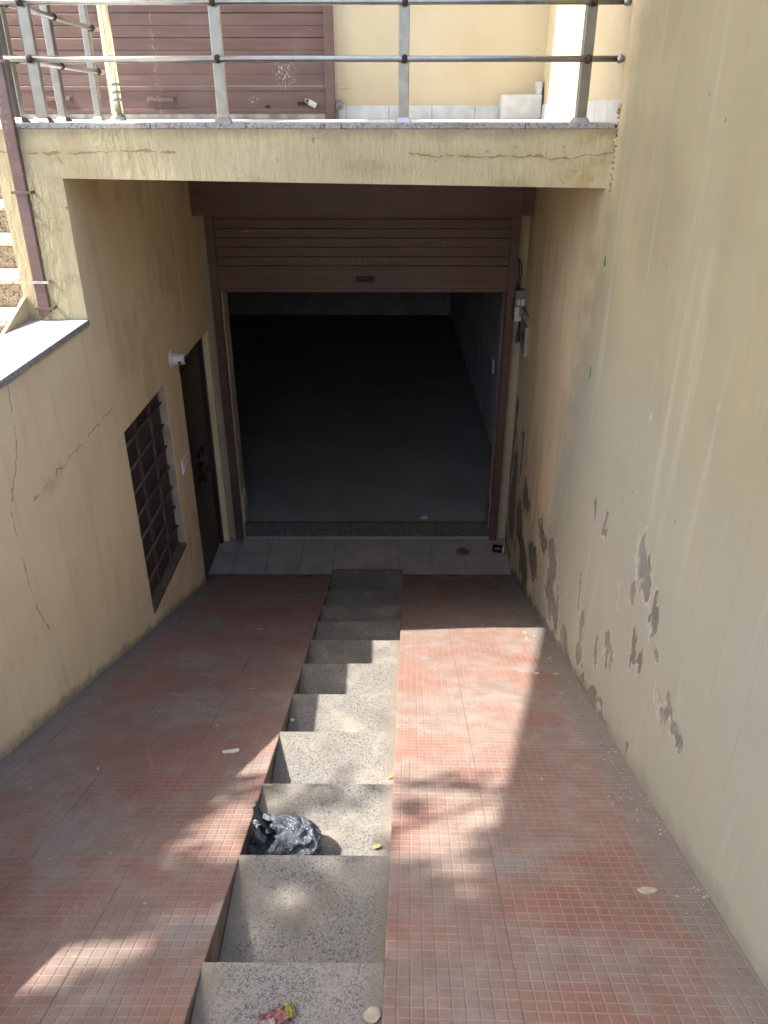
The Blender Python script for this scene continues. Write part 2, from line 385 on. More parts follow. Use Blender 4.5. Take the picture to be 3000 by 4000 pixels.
def link(name, me, parent=None, loc=None, rot=None):
    o = bpy.data.objects.new(name, me); COL.objects.link(o)
    if parent is not None: o.parent = parent
    if loc is not None: o.location = loc
    if rot is not None: o.rotation_euler = rot
    return o
def put(name, b, mat, parent=None, recalc=True): return link(name, b.mesh(name, mat, recalc), parent)
def empty(name): return link(name, None)
def tag(o, label=None, cat=None, group=None, kind=None):
    if label: o['label'] = label
    if cat: o['category'] = cat
    if group: o['group'] = group
    if kind: o['kind'] = kind
    return o
def box(name, mat, parent, x0, x1, y0, y1, z0, z1, bev=0.0):
    b = B(); b.box(x0, x1, y0, y1, z0, z1)
    if bev: b.bevel(bev)
    return put(name, b, mat, parent)
def cells(b, us, vs, solid, place, d0, d1):
    """wall with openings: solid cells of a grid, extruded between depths d0 (front) and d1 (back)."""
    nu, nv = len(us) - 1, len(vs) - 1
    S_ = lambda i, j: 0 <= i < nu and 0 <= j < nv and solid((us[i] + us[i + 1]) / 2, (vs[j] + vs[j + 1]) / 2)
    for i in range(nu):
        for j in range(nv):
            if not S_(i, j): continue
            u0, u1, v0, v1 = us[i], us[i + 1], vs[j], vs[j + 1]
            b.quad(place(u0, v0, d0), place(u1, v0, d0), place(u1, v1, d0), place(u0, v1, d0))
            b.quad(place(u0, v0, d1), place(u1, v0, d1), place(u1, v1, d1), place(u0, v1, d1))
            if not S_(i - 1, j): b.quad(place(u0, v0, d0), place(u0, v1, d0), place(u0, v1, d1), place(u0, v0, d1))
            if not S_(i + 1, j): b.quad(place(u1, v0, d0), place(u1, v1, d0), place(u1, v1, d1), place(u1, v0, d1))
            if not S_(i, j - 1): b.quad(place(u0, v0, d0), place(u1, v0, d0), place(u1, v0, d1), place(u0, v0, d1))
            if not S_(i, j + 1): b.quad(place(u0, v1, d0), place(u1, v1, d0), place(u1, v1, d1), place(u0, v1, d1))
    bmesh.ops.remove_doubles(b.bm, verts=b.bm.verts, dist=1e-5)

# ================================================================ levels
SL = 0.3866; TH = math.atan(SL)
def rz(y): return -1.372 - SL * y               # ramp surface
def rwx(y): return 0.824 + 0.048 * y            # right-hand wall face
def chl(y): return -0.430 - 0.006 * y           # left edge of the stair channel
def chr_(y): return -0.040 + 0.033 * y          # right edge of the stair channel
STREET, LAND, FLOOR, CAPZ = -1.40, -3.60, -0.035, -0.905
YB, YF = 3.82, 6.42
RAMP_END = 5.76

# ================================================================ the setting
b = B()
for (x0, x1, y0, y1) in ((-300, 300, -300, 0.1), (-300, -4.4, 0.1, 300), (9.0, 300, 0.1, 300), (-4.4, -1.62, 0.1, 5.4), (1.1, 9.0, 0.1, 6.42), (-4.4, 9.0, 16, 300)):
    b.quad((x0, y0, STREET), (x1, y0, STREET), (x1, y1, STREET), (x0, y1, STREET))
tag(put('street_ground', b, M_STREET), 'concrete street level behind the viewer and beside the steps', 'ground', kind='structure')

def tile_mesh():
    b = B(); w = 0.1545
    b.box(-w, w, -w, w, -0.024, -0.0012)
    pt = 2 * w / 10
    for i in range(10):
        for j in range(10):
            cx, cy = -w + pt * (i + .5), -w + pt * (j + .5)
            h0, h1 = pt * 0.455, pt * 0.40
            lo = [b.bm.verts.new((cx + sx * h0, cy + sy * h0, -0.0013)) for sx, sy in ((-1, -1), (1, -1), (1, 1), (-1, 1))]
            hi = [b.bm.verts.new((cx + sx * h1, cy + sy * h1, 0)) for sx, sy in ((-1, -1), (1, -1), (1, 1), (-1, 1))]
            b.bm.faces.new(hi)
            for k in range(4): b.bm.faces.new((lo[k], lo[(k + 1) % 4], hi[(k + 1) % 4], hi[k]))
    return b.mesh('chequered_tile', M_TILE)
TILE = tile_mesh()
def ramp_body(name, xl, xr, label):
    b = B(); y0, y1 = 0.1, RAMP_END; t = 0.0050
    b.hexa([(xl(y0), y0, -4), (xr(y0), y0, -4), (xr(y1), y1, -4), (xl(y1), y1, -4),
            (xl(y0), y0, rz(y0) - t), (xr(y0), y0, rz(y0) - t), (xr(y1), y1, rz(y1) - t), (xl(y1), y1, rz(y1) - t)])
    return tag(put(name, b, M_GROUT), label, 'ramp', kind='structure')
rampL = ramp_body('ramp_left', lambda y: -1.70, lambda y: chl(y) - 0.004, 'red chequered ramp on the left of the steps, mostly in shade')
rampR = ramp_body('ramp_right', lambda y: chr_(y) + 0.004, lambda y: rwx(y) + 0.1, 'red chequered ramp on the right with a bright patch of sun')
def tiles(parent, edge, sgn, yaw):
    ct = math.cos(TH); y = 1.45 - 0.294 * 5 + 0.147
    while y < RAMP_END - 0.02:
        for c in range(5):
            off = sgn * (0.1555 + 0.310 * c)
            x = edge(y) + off
            if abs(off) > 1.55: continue
            if sgn > 0 and x - 0.16 > rwx(y): continue
            if sgn < 0 and x + 0.16 < -1.50: continue
            yy = y + (0.0 if sgn < 0 else off * yaw * -1)
            if yy + 0.143 > RAMP_END + 0.004 or yy < 0.25: continue
            q = Matrix.Rotation(-TH, 3, 'X') @ Matrix.Rotation(-yaw, 3, 'Z')
            o = link('tile', TILE, parent, (x, yy, rz(yy) + random.uniform(-0.0010, 0.0004)))
            o.scale.y = 1.017; e = q.to_euler(); o.rotation_euler = (e.x + random.uniform(-.002, .002), e.y + random.uniform(-.002, .002), e.z)
        y += 0.294
tiles(rampL, chl, -1, -0.006)
tiles(rampR, chr_, 1, 0.033)

# steps between the ramps
steps = tag(empty('stone_steps'), 'narrow flight of speckled granite steps running down between the two red ramps', 'steps')
for i in range(-1, 11):
    y0 = 1.127 + 0.437 * (i - 1); y1 = y0 + 0.437
    if i == 10: y1 = 5.66
    y0 = max(y0, 0.1)
    z = rz(1.127 + 0.437 * i)
    a, c = (chl(y0), chr_(y0)), (chl(y1), chr_(y1)); e = 0.002
    dz = random.uniform(-.004, .003); tl = random.uniform(-.003, .003)
    b = B(); ov = 0.012
    b.hexa([(a[0] - e, y0 - .02, z - .03), (a[1] + e, y0 - .02, z - .03), (c[1] + e, y1 + ov, z - .03), (c[0] - e, y1 + ov, z - .03),
            (a[0] - e, y0 - .02, z + dz), (a[1] + e, y0 - .02, z + dz + tl), (c[1] + e, y1 + ov, z + dz + tl), (c[0] - e, y1 + ov, z + dz)]); b.bevel(0.003)
    put('tread', b, M_STEP, steps)
    if i < 10:
        b = B(); zl = rz(1.127 + 0.437 * (i + 1))
        b.hexa([(c[0] - e, y1 - .025, zl - .02), (c[1] + e, y1 - .025, zl - .02), (c[1] + e, y1 - .002, zl - .02), (c[0] - e, y1 - .002, zl - .02),
                (c[0] - e, y1 - .025, z - .031), (c[1] + e, y1 - .025, z - .031), (c[1] + e, y1 - .002, z - .031), (c[0] - e, y1 - .002, z - .031)])
        put('riser', b, M_STEP, steps)

# landing
b = B(); b.box(-1.70, 1.30, 5.60, 6.75, -4, LAND - 0.012)
land = tag(put('landing_floor', b, M_CEMENT), 'grey ribbed tile landing at the foot of the steps', 'landing', kind='structure')
b = B(); b.box(-.1482, .1482, -.1482, .1482, -.011, 0); b.bevel(0.0012, 1)
RT = b.mesh('ribbed_tile', M_RIB)
for i in range(10):
    for j in range(3):
        o = link('floor_tile', RT, land, (-1.52 + i * .298, 6.235 - j * .298, LAND), (0, 0, (math.pi / 2) * ((i + j) % 2)))
        o.location.z += random.uniform(-.001, .001)
        if j == 2: o.location.y = 5.808; o.scale.y = 0.30 if (i + j) % 2 == 0 else 1; o.scale.x = 0.30 if (i + j) % 2 else 1
b = B(); b.box(-.149, .149, -.022, .022, -.011, .002); TS = b.mesh('hatched_strip', M_STRIP)
for i in range(8): link('threshold_tile', TS, land, (-1.217 + i * .30, 6.41, LAND + .004))

# basement room beyond the shutter
RF = -3.47
def struct(name, mat, label, *bx):
    b = B(); b.box(*bx); return tag(put(name, b, mat), label, None, kind='structure')
struct('room_floor', M_ROOMFLOOR, 'dark tiled floor of the unlit basement room', -3.6, 1.5, 6.50, 15.2, RF - 0.3, RF)
struct('room_ceiling', M_ROOM, 'ceiling of the basement room', -3.6, 1.5, 6.50, 15.2, -0.40, -0.30)
struct('room_wall_right', M_ROOM, 'pale right wall of the basement room', 1.24, 1.5, 6.70, 15.2, RF, -0.40)
struct('room_wall_left', M_ROOM, 'left wall of the basement room', -3.8, -3.6, 6.50, 15.2, RF, -0.40)
struct('room_wall_back', M_ROOM, 'pale back wall of the basement room', -3.6, 1.5, 15.0, 15.2, RF, -0.40)
M_THR = granite('granite_threshold_dark', (0.16, 0.13, 0.11), (0.11, 0.09, 0.075), (0.04, 0.035, 0.03), 0.2, 110)
box('threshold_riser', M_THR, land, -1.36, 1.0, 6.447, 6.499, LAND - .02, RF + .003, 0.003)

# ================================================================ left wall with door and window
lw = tag(empty('corridor_wall'), 'cream painted left wall with barred window, dark side door and stone coping', 'wall')
WX = -1.487
DY0, DY1, DZ = 5.37, 6.34, -1.594
NY0, NY1, NZ0, NZ1 = 4.07, 4.96, -2.835, -1.605
def solidL(y, z):
    if y < YB and z > CAPZ - 0.025: return False
    if DY0 < y < DY1 and z < DZ: return False
    if NY0 < y < NY1 and NZ0 < z < NZ1: return False
    return True
b = B()
cells(b, [0.1, 1.0, 2.0, 3.0, YB + .01, NY0, NY1, DY0, DY1, YF + 0.02], [-4.0, NZ0, NZ1, DZ, CAPZ - 0.025, -0.20], solidL, lambda u, v, d: (d, u, v), WX, WX - 0.26)
put('wall_face', b, M_LEFT, lw)
b = B(); b.box(-1.765, WX + 0.012, 0.1, YB + .004, CAPZ - 0.03, CAPZ); b.bevel(0.004)
put('coping', b, M_CAP, lw)
# window
win = link('window', None, lw)
M_GRILLE = brown_metal('grille_paint', (0.105, 0.075, 0.064), (0.15, 0.115, 0.10), 0.5)
box('pane', M_PANEL, win, -1.60, -1.543, NY0 - .01, NY1 + .01, NZ0 - .01, NZ1 + .01)
box('jamb', M_JAMB, win, -1.542, WX - 0.003, NY1 - 0.004, NY1 + .01, NZ0, NZ1)
box('sill', M_SILL, win, -1.542, WX + 0.004, NY0 + .002, NY1 - .006, NZ0 - .02, NZ0 + 0.012, 0.003)
for k in range(7):
    z = -1.738 - 0.1575 * k
    b = B(); b.tube([(-1.531, NY0 - .01, z), (-1.530, (NY0 + NY1) / 2, z + random.uniform(-.003, .003)), (-1.531, NY1 + .01, z)], 0.0095, 8)
    put('grille_bar', b, M_GRILLE, win)
for k in range(2):
    y = 4.40 + 0.31 * k
    box('grille_upright', M_GRILLE, win, -1.5425, -1.527, y - .009, y + .009, NZ0 + .013, NZ1)
# side door
door = link('side_door', None, lw)
box('door_leaf', M_DOOR, door, -1.60, -1.565, DY0 + .045, DY1 - .045, LAND + .005, DZ - .045, 0.002)
box('frame_post', M_DOOR, door, -1.61, -1.525, DY0 - .005, DY0 + .045, LAND, DZ)
box('frame_post', M_DOOR, door, -1.61, -1.535, DY1 - .045, DY1 + .005, LAND, DZ)
box('frame_head', M_DOOR, door, -1.61, -1.525, DY0 + .045, DY1 - .045, DZ - .045, DZ + .004)
for z0, z1 in ((-3.45, -2.75), (-2.42, -1.74)):
    b = B(); b.box(-1.566, -1.555, DY0 + .14, DY1 - .14, z0, z1); b.bevel(0.005); put('door_panel', b, M_DOOR, door)
h = link('handle', B().lathe([(0.026, 0), (0.026, .008), (0.011, .012), (0.011, .045), (0.021, .052), (0.024, .068), (0.017, .078)], (-1.563, 5.80, -2.70), 'X', 16).mesh('handle', M_LATCH), door)
link('handle', B().lathe([(0.024, 0), (0.024, .010), (0.016, .03), (0.010, .034)], (-1.563, 5.93, -2.70), 'X', 16).mesh('handle', M_LATCH), door)
b = B(); b.box(-1.566, -1.545, 5.86, 5.96, -2.64, -2.615); b.bevel(.004); b.tube([(-1.54, 5.84, -2.628), (-1.53, 5.90, -2.628), (-1.54, 5.97, -2.62)], .008, 8); put('latch', b, M_LATCH, door)
b = B(); b.box(-1.566, -1.550, 5.88, 5.99, -2.56, -2.50); b.bevel(.004); b.tube([(-1.548, 5.90, -2.50), (-1.530, 5.93, -2.46), (-1.530, 5.96, -2.52), (-1.548, 5.97, -2.55)], .006, 8); put('hasp', b, M_LATCH, door)

# ================================================================ right wall
rw = tag(empty('boundary_wall'), 'tall cream right wall with peeling paint and grey bare plaster near the ground', 'wall')
b = B()
def skew(y0, y1, z0, z1, off0, off1):
    b.hexa([(rwx(y0) + off0, y0, z0), (rwx(y0) + off1, y0, z0), (rwx(y1) + off1, y1, z0), (rwx(y1) + off0, y1, z0),
            (rwx(y0) + off0, y0, z1), (rwx(y0) + off1, y0, z1), (rwx(y1) + off1, y1, z1), (rwx(y1) + off0, y1, z1)])
def fbm(a, b_, c, o=4):
    v, amp = 0.0, 0.5
    for _ in range(o):
        v += amp * mn.noise(Vector((a, b_, c))); a *= 2.1; b_ *= 2.1; c += 3.7; amp *= .55
    return v
SPOTS = [(2.44, -1.45, .050, .080), (2.35, -1.49, .050, .07), (2.21, -1.535, .055, .065), (2.12, -1.65, .03, .045), (2.45, -1.62, .03, .06),
         (2.36, -1.79, .035, .06), (2.25, -1.80, .055, .045), (1.95, -1.755, .055, .035), (1.86, -1.735, .055, .03), (1.78, -1.71, .02, .02),
         (2.83, -2.19, .045, .06), (2.66, -2.06, .05, .05), (3.28, -2.13, .022, .13), (3.13, -2.27, .055, .11), (3.11, -2.43, .07, .07),
         (4.05, -2.43, .17, .13), (4.45, -2.48, .22, .08), (3.95, -2.66, .24, .12), (3.75, -2.62, .09, .12), (3.21, -1.66, .022, .04),
         (2.99, -1.625, .025, .045), (2.63, -2.35, .05, .035), (6.06, -2.80, .14, .26), (6.05, -3.15, .24, .26), (5.30, -2.62, .20, .12), (4.75, -2.86, .25, .12), (5.55, -2.98, .22, .18),
         (5.75, -2.45, .07, .24), (5.2, -3.1, .25, .15), (6.25, -2.3, .06, .24), (6.33, -2.7, .06, .5), (2.20, -2.18, .03, .03), (3.45, -2.62, .12, .08)]
def peel_at(y, z):
    hgt = z - max(rz(y), LAND)
    j1 = fbm(y * 7, z * 4.2, 1.0); j2 = fbm(y * 7, z * 4.2, 9.0); j3 = mn.noise(Vector((y * 55, z * 20, 4)))
    yw, zw = y + j1 * .13 + j3 * .02, z + j2 * .15 + mn.noise(Vector((y * 60, z * 14, 8))) * .03
    v = -1.0
    for (Y, Z, a, c) in SPOTS:
        if abs(yw - Y) < a * 2 and abs(zw - Z) < c * 2:
            v = max(v, 1 - math.hypot((yw - Y) / a, (zw - Z) / c))
    k = max(0, min(1, (y - 2.2) / .5))
    v = max(v, (0.055 + j1 * .16 + j3 * .02 - hgt) * 9 * k - .1 * (1 - k) * 9)
    w = max(0, min(1, (y - 3.0) / 2.0)) * max(0, min(1, (1.0 - hgt) / .8))
    v = max(v, (fbm(y * 3.2, z * 2.0, 21.0, 5) * 2.2 + w * .74 - .98) * 2.0)
    v = max(v, (fbm(y * 13, z * 7, 31.0, 3) * 2.0 + min(.25, w * .5) - .98) * 1.5 if y > 2.0 else -1)
    return v + fbm(y * 26, z * 15, 51.0, 3) * .55 * (1 if v > -.7 else 0)
ZH = 1.45
def ztop(y): return max(rz(y), LAND) + ZH
for part, (ya, yb, zt) in enumerate(((-0.5, 1.5, 0.62), (1.5, 3.72, 0.62), (3.72, YF + .02, -0.20))):
    ys = [ya, yb] if part != 2 else [ya, 5.7633, yb]
    for y0, y1 in zip(ys, ys[1:]):
        lo0, lo1 = (ztop(y0), ztop(y1)) if part else (-4.0, -4.0)
        P = [(rwx(y0), y0, lo0), (rwx(y1), y1, lo1), (rwx(y1), y1, zt), (rwx(y0), y0, zt)]
        b.quad(*P)
        b.quad(*[(x + .30, y, z) for x, y, z in P])
        b.quad(P[3], P[2], (P[2][0] + .3, P[2][1], zt), (P[3][0] + .3, P[3][1], zt))
b.quad((rwx(3.72), 3.72, -.2), (rwx(3.72) + .3, 3.72, -.2), (rwx(3.72) + .3, 3.72, .62), (rwx(3.72), 3.72, .62))
b.quad((rwx(-.5), -.5, -4), (rwx(-.5) + .3, -.5, -4), (rwx(-.5) + .3, -.5, .62), (rwx(-.5), -.5, .62))
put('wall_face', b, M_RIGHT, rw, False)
# the lower band, where the paint has come off: a fine sheet whose bare plaster lies 5 mm deeper
gy = []; y = 1.5
while y < 5.7633: gy.append(y); y += 0.0062 + max(0, (y - 2.6)) * .0014
gy[-1] = 5.7633
y = 5.7633 + .011
while y < YF + .01: gy.append(y); y += 0.011
gy.append(YF + .02)
NH = 190
verts, peelv, rimv, halov = [], [], [], []
for y in gy:
    base_ = max(rz(y), LAND) - .02; top_ = ztop(y)
    for k in range(NH + 1):
        z = base_ + (top_ - base_) * k / NH
        v = peel_at(y, z)
        pv = max(0, min(1, v * 7 + .5)); rv = max(0, 1 - abs(v + .12) / .20) * (1 - pv)
        fade = min(1, (NH - k) / 8)
        off = (.005 * pv - .0035 * rv * max(0, .4 + mn.noise(Vector((y * 40, z * 40, 2))))) * fade
        verts.append((rwx(y) + off, y, z)); peelv.append(pv); rimv.append(rv); halov.append(max(0, min(1, (v + .95) / .9)))
n1 = NH + 1
faces = [(i * n1 + k, (i + 1) * n1 + k, (i + 1) * n1 + k + 1, i * n1 + k + 1) for i in range(len(gy) - 1) for k in range(NH)]
me = bpy.data.meshes.new('peeling_band'); me.from_pydata(verts, [], faces)
for nm, dat in (('peel', peelv), ('rim', rimv), ('halo', halov)):
    at_ = me.attributes.new(nm, 'FLOAT', 'POINT'); at_.data.foreach_set('value', dat)
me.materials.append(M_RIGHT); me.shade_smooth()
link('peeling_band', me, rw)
b = B(); skew(3.722, 6.6, -0.19, 1.0, 0.018, 0.30)
put('upper_face', b, M_UP, rw)
for i, (y0, y1) in enumerate(((3.74, 4.02), (4.025, 4.325), (4.33, 4.63), (4.635, 4.935), (4.94, 5.24), (5.245, 5.545), (5.55, 5.85), (5.855, 6.15), (6.155, 6.465))):
    b = B(); skew(y0, y1, FLOOR, 0.058 + random.uniform(-.003, .003), 0.006, 0.03); put('skirting_tile', b, M_SKIRT, rw)
# plaster chunks breaking away in the corner where slab and wall meet
for k in range(16):
    z = -0.30 + k * 0.022; b = B()
    bmesh.ops.create_icosphere(b.bm, subdivisions=1, radius=random.uniform(.006, .013), matrix=Matrix.Translation((rwx(3.716) - .002, 3.712 + random.uniform(-.01, .02) + (0.1 if z < -.04 else 0) * 0.0, z)))
    for v in b.bm.verts: v.co += Vector([random.uniform(-.004, .004) for _ in range(3)])
    put('plaster_crumb', b, M_PLASTER if k % 3 else M_RIGHT, rw)

# ================================================================ shop building: beam, column, slab, facade
bl = tag(empty('shop_building'), 'cream shop front with raised floor over a basement opening', 'building')
b = B()
b.hexa([(-1.78, YB + .008, -0.258), (1.06, YB + .008, -0.305), (1.06, YB + .2, -0.305), (-1.78, YB + .2, -0.258),
        (-1.78, YB - .004, -0.060), (1.06, YB - .004, -0.060), (1.06, YB + .2, -0.060), (-1.78, YB + .2, -0.060)])
put('beam', b, M_BEAM, bl)
b = B(); b.hexa([(-1.78, YB + .008, CAPZ - .04), (WX - .003, YB + .008, CAPZ - .04), (WX - .003, YB + .25, CAPZ - .04), (-1.78, YB + .25, CAPZ - .04),
                 (-1.78, YB + .008, -0.258), (WX - .003, YB + .008, -0.2628), (WX - .003, YB + .25, -0.2628), (-1.78, YB + .25, -0.258)])
put('column', b, M_BEAM, bl)
# stone edge of the raised floor, in lengths
xs = [-1.70, -1.05, -0.20, 0.62, 1.02]
for a, c in zip(xs, xs[1:]):
    b = B(); b.box(a, c - .003, YB + .001, YB + .30, -0.0595, FLOOR); b.bevel(.004); put('edge_slab', b, M_SLABEDGE, bl)
b = B(); b.box(-1.78, 1.16, YB + .301, 6.47, -0.17, FLOOR - .001); b.box(-4.4, -1.781, 5.45, 6.47, -0.17, FLOOR - .001)
put('floor_slab', b, M_UPFLOOR, bl)
box('soffit', M_UP, bl, -1.75, 1.16, YB + .201, 6.47, -0.20, -0.171)
# lower facade round the basement opening
OX0, OX1 = -1.352, 0.990
b = B()
cells(b, [-4.0, WX - .20, OX0, OX1, 1.50], [-4.0, RF - .012, -0.75, -0.20], lambda x, z: not (OX0 < x < OX1 and z < -0.75), lambda u, v, d: (u, d, v), YF, YF + 0.20)
put('lower_wall', b, M_UP, bl)
for x0, x1 in ((OX0 - .004, OX0 + .004), (OX1 - .004, OX1 + .004)):
    box('jamb', M_JAMB, bl, x0, x1, YF + .012, YF + .198, LAND, -0.9)
# broken plaster at the foot of the jambs
for (x, z, s, mt) in ((OX0 + .004, -3.28, .17, M_JAMB), (OX1 - .004, -3.30, .20, M_PLASTER)):
    b = B(); pts = [(YF + .015, z - s), (YF + .185, z - s * 1.1), (YF + .19, z + s * .3), (YF + .12, z + s * .9), (YF + .07, z + s * .4), (YF + .02, z + s * .8)]
    sg = 1 if x < 0 else -1
    lo = [b.bm.verts.new((x, p, q)) for p, q in pts]; hi = [b.bm.verts.new((x + sg * .016, p, q)) for p, q in pts]
    b.bm.faces.new(lo); b.bm.faces.new(hi)
    for k in range(len(pts)): b.bm.faces.new((lo[k], lo[(k + 1) % len(pts)], hi[(k + 1) % len(pts)], hi[k]))
    put('broken_plaster', b, mt, bl)
# upper facade
UY = 6.47
b = B()
cells(b, [-6.0, -3.30, -0.385, 1.60], [-0.20, 0.0, 2.0, 6.0], lambda x, z: not (-3.30 < x < -0.385 and 0 < z < 2.0), lambda u, v, d: (u, d, v), UY, UY + 0.25)
put('upper_wall', b, M_UP, bl)
box('shutter_sill', M_CEMENT, bl, -3.30, -0.452, UY - .035, UY + .1, FLOOR, 0.0, 0.006)
xs = [-0.36, -0.30, 0.02, 0.34, 0.66, 0.84]
for a, c in zip(xs, xs[1:]):
    b = B(); b.box(a, c - .003, UY - .012, UY + .002, FLOOR, 0.056 + random.uniform(-.002, .003)); b.bevel(.002, 1); put('skirting_tile', b, M_SKIRT, bl)
b = B(); b.box(0.84, 1.13, UY - .13, UY + .002, FLOOR, 0.125); b.bevel(.005); put('tiled_plinth', b, M_SKIRT, bl)
b = B(); b.box(0.85, 0.89, UY - .135, UY - .1301, FLOOR + .002, .122); put('plinth_tile', b, M_SKIRT, bl)
b = B(); b.box(1.095, 1.13, UY - .10, UY + .002, 0.126, 0.21); b.bevel(.004); put('loose_tile', b, M_SKIRT, bl)
b = B(); b.box(-0.37, -0.265, UY - .006, UY + .002, 0.165, 0.20); b.bevel(.002); b.lathe([(.009, 0), (.007, .006)], (-.295, UY - .011, .183), 'Y', 10); put('metal_tab', b, M_UP, bl)
b = B(); b.lathe([(.032, 0), (.030, .012), (.022, .02)], (-0.345, UY - .04, 0.06), 'Y', 9)
for v in b.bm.verts: v.co += Vector([random.uniform(-.006, .006) for _ in range(3)])
put('broken_bracket', b, M_PLASTER, bl)
# projecting storey overhead: throws the shade on the upper shutter and the right-hand side
tag(box('upper_eave', M_CONC, bl, -3.75, 1.6, 5.90, 6.468, 2.90, 3.05))
# unseen first-floor room implied by shade edges, enlarged to block sky; two beams added
room = link('unseen_jutting_room', None, bl)
b = B(); b.box(-2.89, -1.75, -3.60, 4.20, 2.40, 8.60); put('room_wall', b, M_CONC, room)
for x in (-2.75, -1.95): box('carrying_beam', M_CONC, room, x, x + .14, 4.201, 6.46, 2.45, 2.75)

# ================================================================ roller shutters
def slat_mesh(L, p, mat):
    b = B(); prof = [(0.004, 0.0), (-0.004, 0.0010), (-0.0065, 0.004), (-0.0072, p * .5), (-0.0060, p - .007), (-0.0035, p - .0025), (0.003, p - 0.0010), (0.006, p + .004)]
    loop = prof + [(y + .004, z) for y, z in reversed(prof)]
    A, C = ([b.bm.verts.new((x, y, z)) for y, z in loop] for x in (0, L))
    n = len(loop)
    for i in range(n): b.bm.faces.new((A[i], C[i], C[(i + 1) % n], A[(i + 1) % n]))
    b.bm.faces.new(A); b.bm.faces.new(C)
    return b.mesh('slat', mat)
def shutter(label, x0, x1, y, zbot, zplate, ztop, mat, pitch, gw, gbot, gtop, gx0, gx1):
    t = tag(empty('roller_shutter'), label, 'shutter')
    sm = slat_mesh(x1 - x0, pitch, mat); z = zplate
    while z < ztop:
        o = link('slat', sm, t, (x0, y + random.uniform(-.0015, .0015), z)); o.rotation_euler = (random.uniform(-.004, .004), random.uniform(-.0010, .0010), 0)
        z += pitch
    b = B(); b.box(x0, x1, y - .008, y + .006, zbot + .025, zplate - .03); b.bevel(.003); bp = put('bottom_plate', b, mat, t)
    b = B(); b.box(x0, x1, y - .014, y + .004, zplate - .032, zplate - .001); b.bevel(.006); put('top_lip', b, mat, bp)
    b = B(); b.box(x0, x1, y - .020, y + .012, zbot, zbot + .030); b.bevel(.005); put('bottom_lip', b, mat, bp)
    for a, c in ((gx0, gx0 + gw), (gx1 - gw, gx1)):
        b = B(); b.box(a, c, y - .045, y + .03, gbot, gtop); b.bevel(.004); put('guide_rail', b, mat, t)
    return t, bp
def pull(parent, x0, x1, y, z, mat):
    b = B(); b.box(x0, x1, y - .030, y, z - .016, z + .012); b.bevel(.006)
    b.box(x0 - .012, x1 + .012, y - .003, y + .003, z - .030, z + .024)
    return put('pull_handle', b, mat, parent)
sh, bp = shutter('lower brown roller shutter half raised over the dark basement opening', -1.40, 1.02, 6.40, -1.292, -1.085, -0.62, M_BROWN, 0.0715, 0.066, LAND, -0.66, -1.424, 1.047)
pull(bp, -0.235, -0.105, 6.392, -1.185, M_LATCH)
b = B()
for i in range(2): pass
b.box(-1.487, 1.125, 6.245, 6.36, -0.690, -0.32); b.bevel(.004)
hood = put('hood_box', b, M_BROWN, sh)
for s, x in ((-1, -1.424), (1, 1.047)):
    for z in (-0.86, -1.66, -2.60, -3.42):
        b = B(); b.box(min(x, x + s * .055), max(x, x + s * .055), YF - .008, YF + .002, z - .02, z + .02); b.bevel(.002)
        b.lathe([(.007, 0), (.005, .005)], (x + s * .036, YF - .0125, z), 'Y', 8); put('fixing_tab', b, M_UP, sh)
sh2, bp2 = shutter('upper faded brown roller shutter fully closed behind the steel railing', -3.25, -0.440, 6.45, 0.004, 0.182, 1.9, M_BROWNUP, 0.0755, 0.068, FLOOR, 2.0, -3.30, -0.381)
pull(bp2, -1.765, -1.565, 6.440, 0.095, M_BROWNUP); pull(bp2, -2.52, -2.33, 6.440, 0.10, M_BROWNUP)
b = B(); b.box(-0.66, -0.57, 6.438, 6.4425, .055, .080); put('lock_slot', b, M_LATCH, bp2)
b = B(); b.box(-0.90, -0.865, 6.438, 6.4425, .040, .056); put('key_slot', b, M_LATCH, bp2)
for x in (-1.64, -0.82): put('rivet', B().lathe([(.009, 0), (.007, .005), (.003, .007)], (x, 6.434, .150), 'Y', 10), M_BROWNUP, bp2)

pl = tag(empty('padlock'), 'small silver padlock hanging on the closed upper shutter', 'padlock')
b = B(); b.box(-.020, .020, -.010, .010, -.062, 0); b.bevel(.004)
pb = put('body', b, M_STEELDULL, pl)
b = B(); b.tube([(-.012, 0, -.005), (-.012, 0, .016), (-.007, 0, .025), (0, 0, .028), (.007, 0, .025), (.012, 0, .016), (.012, 0, -.005)], .0038, 8)
put('shackle', b, M_STEEL, pl)
pl.location = (-0.575, 6.412, 0.080); pl.rotation_euler = (0.15, R(-62), 0.1)

# ================================================================ railings
def post(parent, x, y, ztop, w=.048, d=.036):
    b = B(); b.box(x - w / 2, x + w / 2, y - d / 2, y + d / 2, FLOOR + .001, ztop); b.bevel(.004, 2); p_ = put('post', b, M_STEEL, parent)
    b = B(); v = b.hexa([(x - w * .82, y - d, FLOOR), (x + w * .82, y - d, FLOOR), (x + w * .82, y + d, FLOOR), (x - w * .82, y + d, FLOOR),
                         (x - w * .56, y - d * .58, FLOOR + .022), (x + w * .56, y - d * .58, FLOOR + .022), (x + w * .56, y + d * .58, FLOOR + .022), (x - w * .56, y + d * .58, FLOOR + .022)])
    b.bevel(.003); put('base_cover', b, M_STEEL, p_)
RY = 3.88; RZ = (0.211, 0.419, 0.627, 0.84)
rf = tag(empty('steel_railing'), 'stainless steel railing along the front edge of the raised floor', 'railing')
PX = (-1.546, -0.734, 0.075, 0.87)
for x in PX: post(rf, x, RY, 0.83)
